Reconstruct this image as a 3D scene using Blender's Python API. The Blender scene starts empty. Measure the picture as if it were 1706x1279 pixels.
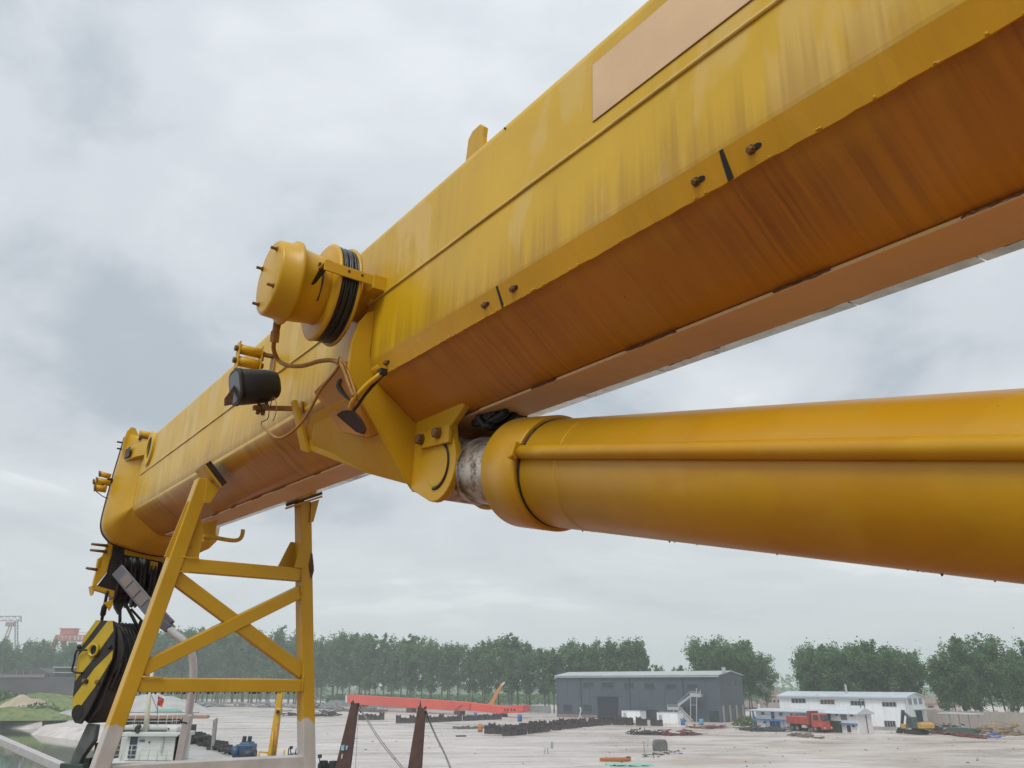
import bpy, bmesh, math, random
from mathutils import Vector, Matrix, noise as mnoise
R = math.radians
rnd = random.Random(7)
scene = bpy.context.scene
col = scene.collection

# ------------------------------------------------------------------ camera
CAMZ = 8.0
PITCH = R(21.1468)
cd = bpy.data.cameras.new('camera'); cam = bpy.data.objects.new('camera', cd); col.objects.link(cam)
cd.sensor_width = 36.0; cd.lens = 27.03; cd.clip_start = 0.05; cd.clip_end = 9000
cam.location = (0, 0, CAMZ); cam.rotation_euler = (R(90) + PITCH, 0, 0)
scene.camera = cam
scene.cycles.max_bounces = 6; scene.cycles.diffuse_bounces = 3; scene.cycles.glossy_bounces = 2; scene.cycles.transmission_bounces = 2; scene.cycles.volume_bounces = 1
scene.cycles.use_adaptive_sampling = True; scene.cycles.adaptive_threshold = 0.02; scene.cycles.use_denoising = True
scene.render.resolution_x = 1024; scene.render.resolution_y = 768

# ------------------------------------------------------------------ sky, sun, exposure
SUN_EL, SUN_AZ = 52.0, 205.0        # compass style: 0 = the way the camera looks, clockwise
wd = bpy.data.worlds.new('World'); scene.world = wd; wd.use_nodes = True
nt = wd.node_tree; nt.nodes.clear()
def wn(t, **k):
    n = nt.nodes.new(t)
    for a, b in k.items(): setattr(n, a, b)
    return n
def wl(a, b): nt.links.new(a, b)
out = wn('ShaderNodeOutputWorld'); mixs = wn('ShaderNodeMixShader')
sky = wn('ShaderNodeTexSky', sky_type='NISHITA'); sky.sun_disc = False
sky.sun_elevation = R(SUN_EL); sky.sun_rotation = R(SUN_AZ); sky.air_density = 1.0; sky.dust_density = 3.0
bg1 = wn('ShaderNodeBackground'); bg1.inputs[1].default_value = 0.08; wl(sky.outputs[0], bg1.inputs[0])
tc = wn('ShaderNodeTexCoord'); sep = wn('ShaderNodeSeparateXYZ'); wl(tc.outputs['Generated'], sep.inputs[0])
zc = wn('ShaderNodeMath', operation='MAXIMUM'); wl(sep.outputs[2], zc.inputs[0]); zc.inputs[1].default_value = 0.0
za = wn('ShaderNodeMath', operation='ADD'); wl(zc.outputs[0], za.inputs[0]); za.inputs[1].default_value = 0.22
dx = wn('ShaderNodeMath', operation='DIVIDE'); wl(sep.outputs[0], dx.inputs[0]); wl(za.outputs[0], dx.inputs[1])
dy = wn('ShaderNodeMath', operation='DIVIDE'); wl(sep.outputs[1], dy.inputs[0]); wl(za.outputs[0], dy.inputs[1])
cmb = wn('ShaderNodeCombineXYZ'); wl(dx.outputs[0], cmb.inputs[0]); wl(dy.outputs[0], cmb.inputs[1]); cmb.inputs[2].default_value = 6.53
n1 = wn('ShaderNodeTexNoise'); n1.inputs['Scale'].default_value = 0.95; n1.inputs['Detail'].default_value = 6.0
n1.inputs['Roughness'].default_value = 0.52; n1.inputs['Distortion'].default_value = 0.7
wl(cmb.outputs[0], n1.inputs['Vector'])
n2 = wn('ShaderNodeTexNoise'); n2.inputs['Scale'].default_value = 3.1; n2.inputs['Detail'].default_value = 5.0
n2.inputs['Distortion'].default_value = 0.3
wl(cmb.outputs[0], n2.inputs['Vector'])
nm = wn('ShaderNodeMix', data_type='FLOAT'); nm.inputs[0].default_value = 0.25
wl(n1.outputs['Fac'], nm.inputs[2]); wl(n2.outputs['Fac'], nm.inputs[3])
rp = wn('ShaderNodeValToRGB'); cr = rp.color_ramp; cr.interpolation = 'EASE'
cr.elements[0].position = 0.36; cr.elements[0].color = (0.45, 0.505, 0.56, 1)
cr.elements[1].position = 0.62; cr.elements[1].color = (0.97, 0.985, 1.0, 1)
e = cr.elements.new(0.46); e.color = (0.615, 0.655, 0.695, 1)
e = cr.elements.new(0.54); e.color = (0.70, 0.74, 0.775, 1)
wl(nm.outputs[0], rp.inputs[0])
# the cloud layer thins to an even pale grey near the horizon
hz = wn('ShaderNodeMapRange'); hz.inputs[1].default_value = 0.0; hz.inputs[2].default_value = 0.28
wl(sep.outputs[2], hz.inputs[0])
hm = wn('ShaderNodeMix', data_type='RGBA'); wl(hz.outputs[0], hm.inputs[0])
hm.inputs[6].default_value = (0.625, 0.665, 0.685, 1); wl(rp.outputs[0], hm.inputs[7])
zb = wn('ShaderNodeMapRange'); zb.inputs[1].default_value = 0.30; zb.inputs[2].default_value = 1.0; zb.inputs[3].default_value = 1.0; zb.inputs[4].default_value = 1.24
wl(sep.outputs[2], zb.inputs[0])      # an overcast sky is brighter overhead
bg2 = wn('ShaderNodeBackground'); wl(zb.outputs[0], bg2.inputs[1]); wl(hm.outputs[2], bg2.inputs[0])
mixs.inputs[0].default_value = 0.93
wl(bg1.outputs[0], mixs.inputs[1]); wl(bg2.outputs[0], mixs.inputs[2]); wl(mixs.outputs[0], out.inputs[0])

sd = bpy.data.lights.new('sun', 'SUN'); so = bpy.data.objects.new('sun', sd); col.objects.link(so)
sd.energy = 1.5; sd.angle = R(25); sd.color = (1.0, 0.965, 0.91)
sx, sy, sz = math.sin(R(SUN_AZ)) * math.cos(R(SUN_EL)), math.cos(R(SUN_AZ)) * math.cos(R(SUN_EL)), math.sin(R(SUN_EL))
so.rotation_euler = Vector((-sx, -sy, -sz)).to_track_quat('-Z', 'Y').to_euler(); so.location = (0, -20, 60)
vs = scene.view_settings; vs.view_transform = 'Standard'; vs.look = 'None'; vs.exposure = 0.12; vs.gamma = 1.0; vs.use_curve_mapping = False

# ------------------------------------------------------------------ measuring helpers
FPX, CX, CY = 1281.0, 853.0, 639.5
FW = Vector((0, math.cos(PITCH), math.sin(PITCH))); UP = Vector((0, -math.sin(PITCH), math.cos(PITCH)))
def ray(px, py): return Vector(((px - CX) / FPX, 0, 0)) + FW + UP * ((CY - py) / FPX)
CAMP = Vector((0, 0, CAMZ))
def AP(px, py, d): return CAMP + ray(px, py) * d                      # d = depth in metres
def GP(px, py, z=0.0):
    r = ray(px, py); return CAMP + r * ((z - CAMZ) / r.z)
# boom frame: u along the boom (away), v sideways (away), w up
BU = ray(-101, 1040).normalized(); BV = BU.cross(Vector((0, 0, 1))).normalized(); BW = BV.cross(BU)
BM = Matrix((BV, BU, BW)).transposed().to_4x4(); BM.translation = CAMP
def BL(px, py, u=None, v=None, w=None):
    r = ray(px, py); l = Vector((r.dot(BU), r.dot(BV), r.dot(BW)))
    k = u / l[0] if u is not None else (v / l[1] if v is not None else w / l[2])
    return tuple(l * k)
def B2W(p): return BM @ Vector((p[1], p[0], p[2]))

# ------------------------------------------------------------------ mesh builder
def V3(p): return Vector((p[0], p[1], p[2]))
class MB:
    def __init__(s): s.v = []; s.f = []; s.s = []
    def add(s, vs, fs, smooth=False):
        o = len(s.v); s.v += [tuple(p) for p in vs]
        for f in fs: s.f.append([i + o for i in f]); s.s.append(smooth)
        return s
    def hexa(s, p):                      # 8 points: bottom ring, top ring
        return s.add(p, [(0,1,2,3),(4,5,6,7),(0,1,5,4),(1,2,6,5),(2,3,7,6),(3,0,4,7)])
    def box(s, c, d, rz=0.0):
        x, y, z = d[0]/2, d[1]/2, d[2]/2; ca, sa = math.cos(rz), math.sin(rz)
        ps = [(-x,-y,-z),(x,-y,-z),(x,y,-z),(-x,y,-z),(-x,-y,z),(x,-y,z),(x,y,z),(-x,y,z)]
        return s.hexa([(c[0]+a*ca-b*sa, c[1]+a*sa+b*ca, c[2]+e) for a, b, e in ps])
    def span(s, a, b):                   # axis aligned box from corner to corner
        return s.box([(a[i]+b[i])/2 for i in range(3)], [abs(a[i]-b[i]) for i in range(3)])
    def prism(s, pts, ext):              # planar polygon + extrusion vector
        n = len(pts); e = V3(ext)
        vs = [V3(p) for p in pts] + [V3(p) + e for p in pts]
        return s.add(vs, [tuple(range(n)), tuple(range(2*n-1, n-1, -1))] + [(i, (i+1) % n, n+(i+1) % n, n+i) for i in range(n)])
    def loft(s, rings, smooth=False, caps=True, closed=True):
        n = len(rings[0]); vs = [p for r in rings for p in r]; fs = []
        for k in range(len(rings)-1):
            for i in range(n if closed else n-1):
                j = (i+1) % n; fs.append((k*n+i, k*n+j, (k+1)*n+j, (k+1)*n+i))
        s.add(vs, fs, smooth)
        if caps:
            o = len(s.v) - len(vs)
            s.f.append([o+i for i in range(n)]); s.s.append(False)
            s.f.append([o+(len(rings)-1)*n+i for i in range(n)][::-1]); s.s.append(False)
        return s
    def bar(s, a, b, w, h, up=(0,0,1), w2=None, h2=None):
        a, b, up = V3(a), V3(b), V3(up); d = (b-a).normalized(); x = d.cross(up)
        x = x.normalized() if x.length > 1e-5 else Vector((1,0,0)); y = x.cross(d).normalized()
        w2 = w if w2 is None else w2; h2 = h if h2 is None else h2
        q = lambda p, ww, hh: [p-x*ww/2-y*hh/2, p+x*ww/2-y*hh/2, p+x*ww/2+y*hh/2, p-x*ww/2+y*hh/2]
        return s.hexa(q(a, w, h) + q(b, w2, h2))
    def lathe(s, a, axis, prof, seg=32, smooth=True, caps=True):   # prof: (distance along axis, radius)
        a, d = V3(a), V3(axis).normalized(); t = Vector((0,0,1)) if abs(d.z) < .9 else Vector((1,0,0))
        x = d.cross(t).normalized(); y = d.cross(x)
        rings = [[a + d*l + (x*math.cos(2*math.pi*i/seg) + y*math.sin(2*math.pi*i/seg))*r for i in range(seg)] for l, r in prof]
        return s.loft(rings, smooth, caps)
    def cyl(s, a, b, r, r2=None, seg=16, smooth=True):
        a, b = V3(a), V3(b); return s.lathe(a, b-a, [(0, r), ((b-a).length, r if r2 is None else r2)], seg, smooth)
    def tube(s, pts, r, seg=8, spline=0, radii=None):
        P = [V3(p) for p in pts]
        if spline: P = catmull(P, spline)
        rad = radii or [r]*len(P)
        if len(rad) != len(P): rad = [rad[min(int(i*len(rad)/len(P)), len(rad)-1)] for i in range(len(P))]
        rings = []; x = None
        for i, p in enumerate(P):
            d = (P[min(i+1, len(P)-1)] - P[max(i-1, 0)]).normalized()
            if x is None:
                t = Vector((0,0,1)) if abs(d.z) < .9 else Vector((1,0,0)); x = d.cross(t).normalized()
            else: x = (x - d*x.dot(d)).normalized()
            y = d.cross(x)
            rings.append([p + (x*math.cos(2*math.pi*k/seg) + y*math.sin(2*math.pi*k/seg))*rad[i] for k in range(seg)])
        return s.loft(rings, True)
    def mesh(s, base=(0,0,0), boom=False, recalc=True):
        me = bpy.data.meshes.new('m')
        if boom: vs = [(p[1]-base[1], p[0]-base[0], p[2]-base[2]) for p in s.v]
        else: vs = [(p[0]-base[0], p[1]-base[1], p[2]-base[2]) for p in s.v]
        me.from_pydata(vs, [], s.f)
        if recalc:
            bm = bmesh.new(); bm.from_mesh(me); bmesh.ops.recalc_face_normals(bm, faces=bm.faces); bm.to_mesh(me); bm.free()
        me.polygons.foreach_set('use_smooth', s.s); me.update()
        return me
def catmull(P, n):
    o = []
    for i in range(len(P)-1):
        p0, p1, p2, p3 = P[max(i-1,0)], P[i], P[i+1], P[min(i+2, len(P)-1)]
        for k in range(n):
            t = k/n
            o.append(0.5*((2*p1) + (p2-p0)*t + (2*p0-5*p1+4*p2-p3)*t*t + (3*p1-p0-3*p2+p3)*t**3))
    o.append(P[-1]); return o

BASE = {}
def tag(o, label=None, cat=None, group=None, kind=None):
    for k, v in (('label', label), ('category', cat), ('group', group), ('kind', kind)):
        if v: o[k] = v
    return o
def bevel(o, wd_, seg=2):
    m = o.modifiers.new('bevel', 'BEVEL'); m.width = wd_; m.segments = seg; m.limit_method = 'ANGLE'; m.angle_limit = R(35); m.harden_normals = False
def thing(name, label, cat, base, group=None, boom=False):
    """Empty at the thing's base; parts are built in the same coordinates as base."""
    o = bpy.data.objects.new(name, None); col.objects.link(o); o.empty_display_size = 0.1
    o.matrix_world = (BM @ Matrix.Translation((base[1], base[0], base[2]))) if boom else Matrix.Translation(V3(base))
    BASE[o.name] = (tuple(base), boom); return tag(o, label, cat, group)
def part(name, mb, mat, parent, bev=0, label=None, kind=None, recalc=True):
    r = parent
    while r.name not in BASE: r = r.parent
    base, boom = BASE[r.name]
    me = mb.mesh(base, boom, recalc); me.materials.append(mat)
    o = bpy.data.objects.new(name, me); col.objects.link(o); o.parent = parent
    if bev: bevel(o, bev)
    return tag(o, label, kind=kind)
def solo(name, mb, mat, base, label=None, cat=None, group=None, kind=None, boom=False, bev=0, recalc=True):
    me = mb.mesh(base, boom, recalc); me.materials.append(mat)
    o = bpy.data.objects.new(name, me); col.objects.link(o)
    o.matrix_world = (BM @ Matrix.Translation((base[1], base[0], base[2]))) if boom else Matrix.Translation(V3(base))
    BASE[o.name] = (tuple(base), boom)
    if bev: bevel(o, bev)
    return tag(o, label, cat, group, kind)
def copy_tree(o, parent=None):
    c = o.copy(); col.objects.link(c); c.parent = parent
    for ch in list(o.children): copy_tree(ch, c)
    return c

# ------------------------------------------------------------------ materials
def newmat(name):
    m = bpy.data.materials.new(name); m.use_nodes = True
    t = m.node_tree; return m, t, t.nodes['Principled BSDF']
def nd(t, typ, **k):
    n = t.nodes.new(typ)
    for a, b in k.items(): setattr(n, a, b)
    return n
def c4(c): return (c[0], c[1], c[2], 1)
def noise(t, scale, detail=4, vec=None, sc=(1,1,1), rough=.55, dist=0.0, rot=(0,0,0), loc=(0,0,0)):
    if vec is None: vec = nd(t, 'ShaderNodeTexCoord').outputs['Object']
    mp = nd(t, 'ShaderNodeMapping'); mp.inputs['Scale'].default_value = sc; mp.inputs['Rotation'].default_value = rot; mp.inputs['Location'].default_value = loc
    t.links.new(vec, mp.inputs[0])
    n = nd(t, 'ShaderNodeTexNoise'); n.inputs['Scale'].default_value = scale; n.inputs['Detail'].default_value = detail
    n.inputs['Roughness'].default_value = rough; n.inputs['Distortion'].default_value = dist
    t.links.new(mp.outputs[0], n.inputs['Vector']); return n.outputs['Fac']
def ramp(t, fac, a, b, ease=False):
    m = nd(t, 'ShaderNodeMapRange'); m.interpolation_type = 'SMOOTHSTEP' if ease else 'LINEAR'
    m.inputs[1].default_value = a; m.inputs[2].default_value = b; t.links.new(fac, m.inputs[0]); return m.outputs[0]
def mix(t, fac, a, b):
    m = nd(t, 'ShaderNodeMix', data_type='RGBA')
    for sock, x in ((0, fac), (6, a), (7, b)):
        if hasattr(x, 'links'): t.links.new(x, m.inputs[sock])
        elif sock == 0: m.inputs[0].default_value = x
        else: m.inputs[sock].default_value = c4(x)
    return m.outputs[2]
def mul(t, a, b):
    m = nd(t, 'ShaderNodeMath', operation='MULTIPLY')
    for i, x in enumerate((a, b)):
        if hasattr(x, 'links'): t.links.new(x, m.inputs[i])
        else: m.inputs[i].default_value = x
    return m.outputs[0]
def bump(t, b, h, strength=.2, dist=.01):
    n = nd(t, 'ShaderNodeBump'); n.inputs['Strength'].default_value = strength; n.inputs['Distance'].default_value = dist
    t.links.new(h, n.inputs['Height']); t.links.new(n.outputs[0], b.inputs['Normal'])
MATS = {}
ORD = ['first','second','third','fourth','fifth','sixth','seventh','eighth','ninth','tenth','eleventh','twelfth','thirteenth','fourteenth','fifteenth','sixteenth','seventeenth','eighteenth','nineteenth','twentieth']
def plain(name, colr, rough=.6, metal=0.0, var=.25, scale=6.0, rust=0.0, rustcol=(.09,.04,.02), bmp=0.0):
    """worn surface: base colour with blotches and optional rust or dirt patches"""
    if name in MATS: return MATS[name]
    m, t, b = newmat(name)
    c = mix(t, ramp(t, noise(t, scale, 5), .3, .7), tuple(x*(1-var) for x in colr), tuple(min(1, x*(1+var*.6)) for x in colr))
    if rust: c = mix(t, ramp(t, noise(t, scale*2.3, 6, rough=.7, loc=(3,1,7)), .72-rust*.4, .78-rust*.3), c, rustcol)
    t.links.new(c, b.inputs['Base Color']); b.inputs['Roughness'].default_value = rough; b.inputs['Metallic'].default_value = metal
    if bmp: bump(t, b, noise(t, scale*4, 4), bmp)
    MATS[name] = m; return m
YEL = (0.66, 0.405, 0.010); YEL_D = (0.45, 0.245, 0.012); ORG = (0.40, 0.135, 0.010)
def paint(name, base, dark, streak=1.0, white_below=None, rough=.34, chips=0.0, fade=0.35, zfall=(1,17,.8), blend=None, spec=.34, coat=0.0, splash=None, patch=0.0):
    """weathered machine paint: run-down streaks, faded patches, chips; boom coordinates (x side, y along, z up)"""
    m, t, b = newmat(name)
    s1 = ramp(t, noise(t, 1.0, 5, sc=zfall, rough=.6), .42, .70)
    s2 = ramp(t, noise(t, 1.0, 4, sc=(zfall[0]*2, zfall[1]*2.6, zfall[2]*1.8), rough=.65, loc=(2,5,1)), .5, .75)
    blot = ramp(t, noise(t, 2.2, 5, dist=.4), .35, .68)
    pale = ramp(t, noise(t, 1.5, 4, sc=(1, 2.6, 1.0), loc=(8,3,2), dist=.25), .53, .60, True)
    c = mix(t, blot, tuple(x*.90 for x in base), tuple(x*1.05 for x in base))
    gate = ramp(t, noise(t, 1.1, 3, loc=(7,7,1)), .40, .64)
    c = mix(t, mul(t, mul(t, s1, gate), .62*streak), c, dark)
    c = mix(t, mul(t, mul(t, s2, gate), .40*streak), c, tuple(x*.72 for x in dark))
    c = mix(t, mul(t, pale, fade), c, (0.68, 0.46, 0.12))
    s3 = ramp(t, noise(t, 1.0, 5, sc=(zfall[0]*3, zfall[1]*5.5, zfall[2]*2.2), rough=.7, loc=(4,1,6)), .56, .66)
    c = mix(t, mul(t, mul(t, s3, gate), .28*streak), c, tuple(x*.55 for x in dark))
    if patch:                                            # areas touched up with a deeper yellow
        c = mix(t, mul(t, ramp(t, noise(t, 2.1, 2, sc=(1,.7,1), loc=(6,2,9)), .53, .56, True), patch), c, (.50,.215,.004))
        c = mix(t, mul(t, ramp(t, noise(t, 5.0, 6, rough=.7, loc=(1,4,2)), .55, .75), patch*.5), c, (.30,.12,.01))
    if splash:                                           # dirt that has run down and gathered above the guard strip
        sp = nd(t, 'ShaderNodeSeparateXYZ'); t.links.new(nd(t, 'ShaderNodeTexCoord').outputs['Object'], sp.inputs[0])
        ad = nd(t, 'ShaderNodeMath', operation='MULTIPLY_ADD'); t.links.new(noise(t, 1.0, 5, sc=(1,26,.5), rough=.6, loc=(3,3,3)), ad.inputs[0]); ad.inputs[1].default_value = -.55
        t.links.new(sp.outputs[2], ad.inputs[2])
        c = mix(t, mul(t, ramp(t, ad.outputs[0], splash[1], splash[0], True), .55), c, (.30,.145,.012))
    if blend:                                            # lower shell: stain and painted-in underside shade, fading upwards into the yellow
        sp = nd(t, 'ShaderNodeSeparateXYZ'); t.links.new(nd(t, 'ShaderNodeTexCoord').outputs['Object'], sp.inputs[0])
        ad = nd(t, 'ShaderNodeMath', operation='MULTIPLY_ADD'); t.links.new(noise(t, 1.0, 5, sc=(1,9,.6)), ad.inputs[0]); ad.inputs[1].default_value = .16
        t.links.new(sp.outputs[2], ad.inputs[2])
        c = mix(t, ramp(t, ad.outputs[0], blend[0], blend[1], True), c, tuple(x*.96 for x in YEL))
    if chips:
        c = mix(t, ramp(t, noise(t, 16, 5, rough=.7, loc=(1,9,4)), .73-chips*.1, .76-chips*.1), c, (.055,.028,.016))
    if white_below is not None:
        sp = nd(t, 'ShaderNodeSeparateXYZ'); t.links.new(nd(t, 'ShaderNodeTexCoord').outputs['Object'], sp.inputs[0])
        ad = nd(t, 'ShaderNodeMath', operation='MULTIPLY_ADD'); t.links.new(noise(t, 7, 4, sc=(1,1,.5)), ad.inputs[0]); ad.inputs[1].default_value = .16
        t.links.new(sp.outputs[2], ad.inputs[2])
        wc = mix(t, ramp(t, noise(t, 5, 5), .3, .75), (.40,.385,.35), (.60,.585,.54))
        c = mix(t, ramp(t, ad.outputs[0], white_below+.088, white_below+.076), c, wc)
    t.links.new(c, b.inputs['Base Color'])
    rr = nd(t, 'ShaderNodeMapRange'); rr.inputs[3].default_value = rough-.08; rr.inputs[4].default_value = rough+.14
    t.links.new(noise(t, 4, 4, loc=(5,5,5)), rr.inputs[0]); t.links.new(rr.outputs[0], b.inputs['Roughness'])
    b.inputs['Specular IOR Level'].default_value = spec; b.inputs['Coat Weight'].default_value = coat; b.inputs['Coat Roughness'].default_value = .15
    bump(t, b, noise(t, 9, 3, sc=(1,.6,1)), .06, .01)
    return m
M_UP = paint('boom_paint', YEL, YEL_D, .7, fade=.62, spec=.42, splash=(-.10,.16), chips=.04)
M_LO = paint('boom_lower_shade_paint', (0.50, 0.205, 0.014), (0.19, 0.066, 0.016), 1.5, rough=.42, fade=.06, zfall=(.8,34,.6), blend=(.20,.33), spec=.45, coat=.35, chips=.15)
M_ST = paint('strip_paint', (0.70, 0.37, 0.012), (0.46,0.20,0.01), .6, fade=.05, chips=.2)
M_PL = paint('plate_paint', (0.60, 0.345, 0.012), YEL_D, .5, fade=.12)
M_CY = paint('cylinder_paint', (0.57, 0.305, 0.010), (0.44, 0.17, 0.008), .6, rough=.30, spec=.40, fade=.10, patch=.35, chips=.12, zfall=(1.2,3,1.2))
M_TR = paint('trestle_paint', (0.57, 0.335, 0.018), YEL_D, .5, white_below=1.72, rough=.36, chips=.45, fade=.15)
M_TRB = paint('trestle_brace_paint', (0.57, 0.335, 0.018), YEL_D, .5, rough=.36, chips=.35, fade=.15)
M_WH = plain('grey_white_paint', (.52,.505,.465), .45, var=.2, rust=.12)
M_RUST = plain('rust', (.12,.055,.035), .85, var=.5, scale=14, bmp=.4)
M_DRUST = plain('dark_rust', (.050,.025,.019), .95, var=.5, scale=20, bmp=.4)
M_PEACH = plain('peach_patch_paint', (.72,.49,.28), .5, var=.14, scale=4, rust=.10, rustcol=(.50,.30,.12))
M_BLK = plain('black_rubber', (.012,.012,.013), .55, var=.4, scale=12)
M_DARK = plain('dark_greasy_steel', (.022,.020,.018), .5, .3, var=.5, scale=12)
M_STEEL = plain('worn_chrome', (.52,.49,.44), .38, .45, var=.45, scale=9, rust=.62, rustcol=(.17,.115,.065), bmp=.2)
M_GLINT = plain('glint_strip_metal', (.82,.81,.79), .16, .85, var=.3, scale=14, rust=.10)
M_BOLT = plain('brown_bolt', (.20,.105,.035), .6, .2, var=.4, scale=30)
M_ROPE = plain('wire_rope', (.035,.034,.032), .5, .5, var=.4, scale=40)
M_HOSE = plain('painted_hose', (.34,.16,.02), .5, var=.3, scale=15, rust=.1)

# ================================================================== THE SETTING
def ground_mat():
    m, t, b = newmat('yard_concrete')
    n0 = ramp(t, noise(t, .035, 6, rough=.6, dist=.6), .36, .66)
    n1 = ramp(t, noise(t, .16, 6, sc=(.5,1.6,1), rough=.62, dist=.5, loc=(20,7,0)), .40, .70)
    n2 = ramp(t, noise(t, .9, 5, sc=(.6,1.5,1)), .35, .75)
    c = mix(t, n0, (.52,.465,.435), (.68,.635,.605))
    c = mix(t, mul(t, n1, .9), c, (.52,.455,.41))
    c = mix(t, mul(t, n2, .25), c, (.38,.345,.325))
    st = ramp(t, noise(t, .30, 5, sc=(.25,2.4,1), rough=.62, dist=1.4, loc=(4,11,2)), .53, .66)
    c = mix(t, mul(t, st, .8), c, (.30,.265,.25))
    tr_ = ramp(t, noise(t, .55, 4, sc=(.06,1.5,1), rough=.55, dist=.6, rot=(0,0,.12), loc=(2,31,5)), .60, .66)   # wheel marks and slab joints
    c = mix(t, mul(t, tr_, .6), c, (.27,.24,.225))
    sp = nd(t, 'ShaderNodeSeparateXYZ'); t.links.new(nd(t, 'ShaderNodeTexCoord').outputs['Object'], sp.inputs[0])
    ad = nd(t, 'ShaderNodeMath', operation='MULTIPLY_ADD'); t.links.new(noise(t, .06, 5, dist=.5), ad.inputs[0]); ad.inputs[1].default_value = 75.0
    t.links.new(sp.outputs[0], ad.inputs[2])
    mud = ramp(t, ad.outputs[0], 40, 62, True)                       # bare earth and sand spread over the concrete to the right
    mudc = mix(t, ramp(t, noise(t, .11, 6, sc=(.7,1.5,1), dist=.8), .38, .64), (.36,.28,.225), (.60,.54,.50))
    c = mix(t, mul(t, mud, .8), c, mudc)
    t.links.new(c, b.inputs['Base Color'])
    wet = ramp(t, noise(t, .12, 5, sc=(.6,1.8,1), loc=(9,2,4)), .40, .62)
    rr = nd(t, 'ShaderNodeMapRange'); rr.inputs[3].default_value = .24; rr.inputs[4].default_value = .62
    t.links.new(wet, rr.inputs[0]); t.links.new(rr.outputs[0], b.inputs['Roughness'])
    bump(t, b, noise(t, 2.0, 5), .10, .05)
    return m
M_GND = ground_mat()
def grass_mat(name, a, b_, c_):
    m, t, b = newmat(name)
    c = mix(t, ramp(t, noise(t, .12, 5), .35, .65), a, b_); c = mix(t, ramp(t, noise(t, .9, 5, loc=(4,4,4)), .45, .7), c, c_)
    t.links.new(c, b.inputs['Base Color']); b.inputs['Roughness'].default_value = .9; bump(t, b, noise(t, 3, 5), .6, .2); return m
M_GRASS = grass_mat('bank_grass', (.10,.16,.045), (.19,.22,.08), (.06,.11,.03))
M_FIELD = grass_mat('far_field', (.10,.14,.06), (.14,.17,.08), (.07,.10,.05))
M_SANDB = plain('bank_sand', (.44,.36,.26), .9, var=.25, scale=.4, bmp=.3)
M_PALES = plain('pale_wet_sand', (.50,.48,.46), .6, var=.15, scale=.2)

shore = [GP(560,1302), GP(430,1288), GP(335,1262), GP(250,1236), GP(170,1217), GP(75,1207.5), GP(120,1202), GP(104,1196), GP(70,1200),
         GP(40,1199), GP(10,1196), GP(-60,1190), GP(-300,1180)]
shore = [Vector((p.x, p.y, 0)) for p in shore]
shore = [Vector((900, 74, 0)), Vector((200, 75, 0)), Vector((40, 76, 0))] + shore
far = [Vector((-1600, shore[-1].y + 200, 0)), Vector((-1600, 1350, 0)), Vector((1600, 1350, 0)), Vector((1600, 74, 0))]
mb = MB(); ring = shore + far
mb.add(ring, [tuple(range(len(ring)))])
# the bank slopes down under the water along the shoreline
ns = len(shore); low = []
for i, p in enumerate(shore):
    d = (shore[min(i+1, ns-1)] - shore[max(i-1, 0)]).normalized(); nrm = Vector((-d.y, d.x, 0))
    if (nrm.y > 0): nrm = -nrm
    low.append(p + Vector((nrm.x*3.0, -abs(nrm.y)*5 - 1.5, -3.2)))
mb.add(shore + low, [(i, i+1, ns+i+1, ns+i) for i in range(ns-1)])
g = solo('yard_ground', mb, M_GND, (0,0,0), kind='structure', recalc=False)
bmg = bmesh.new(); bmg.from_mesh(g.data)
for fc in bmg.faces:
    fc.normal_update()
    if fc.normal.z < 0: fc.normal_flip()
bmesh.ops.triangulate(bmg, faces=bmg.faces); bmg.to_mesh(g.data); bmg.free()

def water_mat():
    m, t, b = newmat('river_water')
    b.inputs['Base Color'].default_value = (.10,.105,.055,1); b.inputs['Roughness'].default_value = .05; b.inputs['IOR'].default_value = 1.33
    bump(t, b, noise(t, 1.3, 5, sc=(1,1.6,1), dist=.4), .035, .08); return m
M_WAT = water_mat()
mb = MB(); mb.add([(-1600,-300,-1.6),(1500,-300,-1.6),(1500,300,-1.6),(-1600,800,-1.6)], [(0,1,2,3)])
solo('river_water', mb, M_WAT, (0,0,0), kind='structure', recalc=False)
# field beyond the trees
mb = MB(); a = [(-1590,460,.02),(-120,400,.02),(60,330,.02),(300,240,.02),(1590,240,.02),(1590,1340,.02),(-1590,1340,.02)]
mb.add(a, [tuple(range(7))]); solo('far_field', mb, M_FIELD, (0,0,0), kind='structure', recalc=False)

# the unseen working ship under the crane: deck red chosen to bounce warm light up
M_DECK = plain('red_bounce_deck', (.26,.115,.065), .55, var=.25, scale=1.5, rust=.15)
def b2w_box(u0,u1,v0,v1,z0,z1):
    """box laid along the boom's heading, vertical in the world"""
    a = math.atan2(-BU.x, BU.y); ca, sa = math.cos(a), math.sin(a)
    pts = []
    for z in (z0, z1):
        for (uu, vv) in ((u0,v0),(u1,v0),(u1,v1),(u0,v1)): pts.append((vv*ca - uu*sa, vv*sa + uu*ca, z))
    return pts
DECKZ = 5.75
sh = thing('crane_ship', 'unseen deck of the working ship, coloured red to bounce light under the boom', 'ship', (0, 0, -1.6))
part('deck', MB().hexa(b2w_box(-14, 16, -5, 11, DECKZ-.12, DECKZ)), M_DECK, sh)
part('hull', MB().hexa(b2w_box(-15, 17, -5.2, 11.2, -3.0, DECKZ-.13)), plain('ship_black', (.03,.03,.035), .5), sh)

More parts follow.
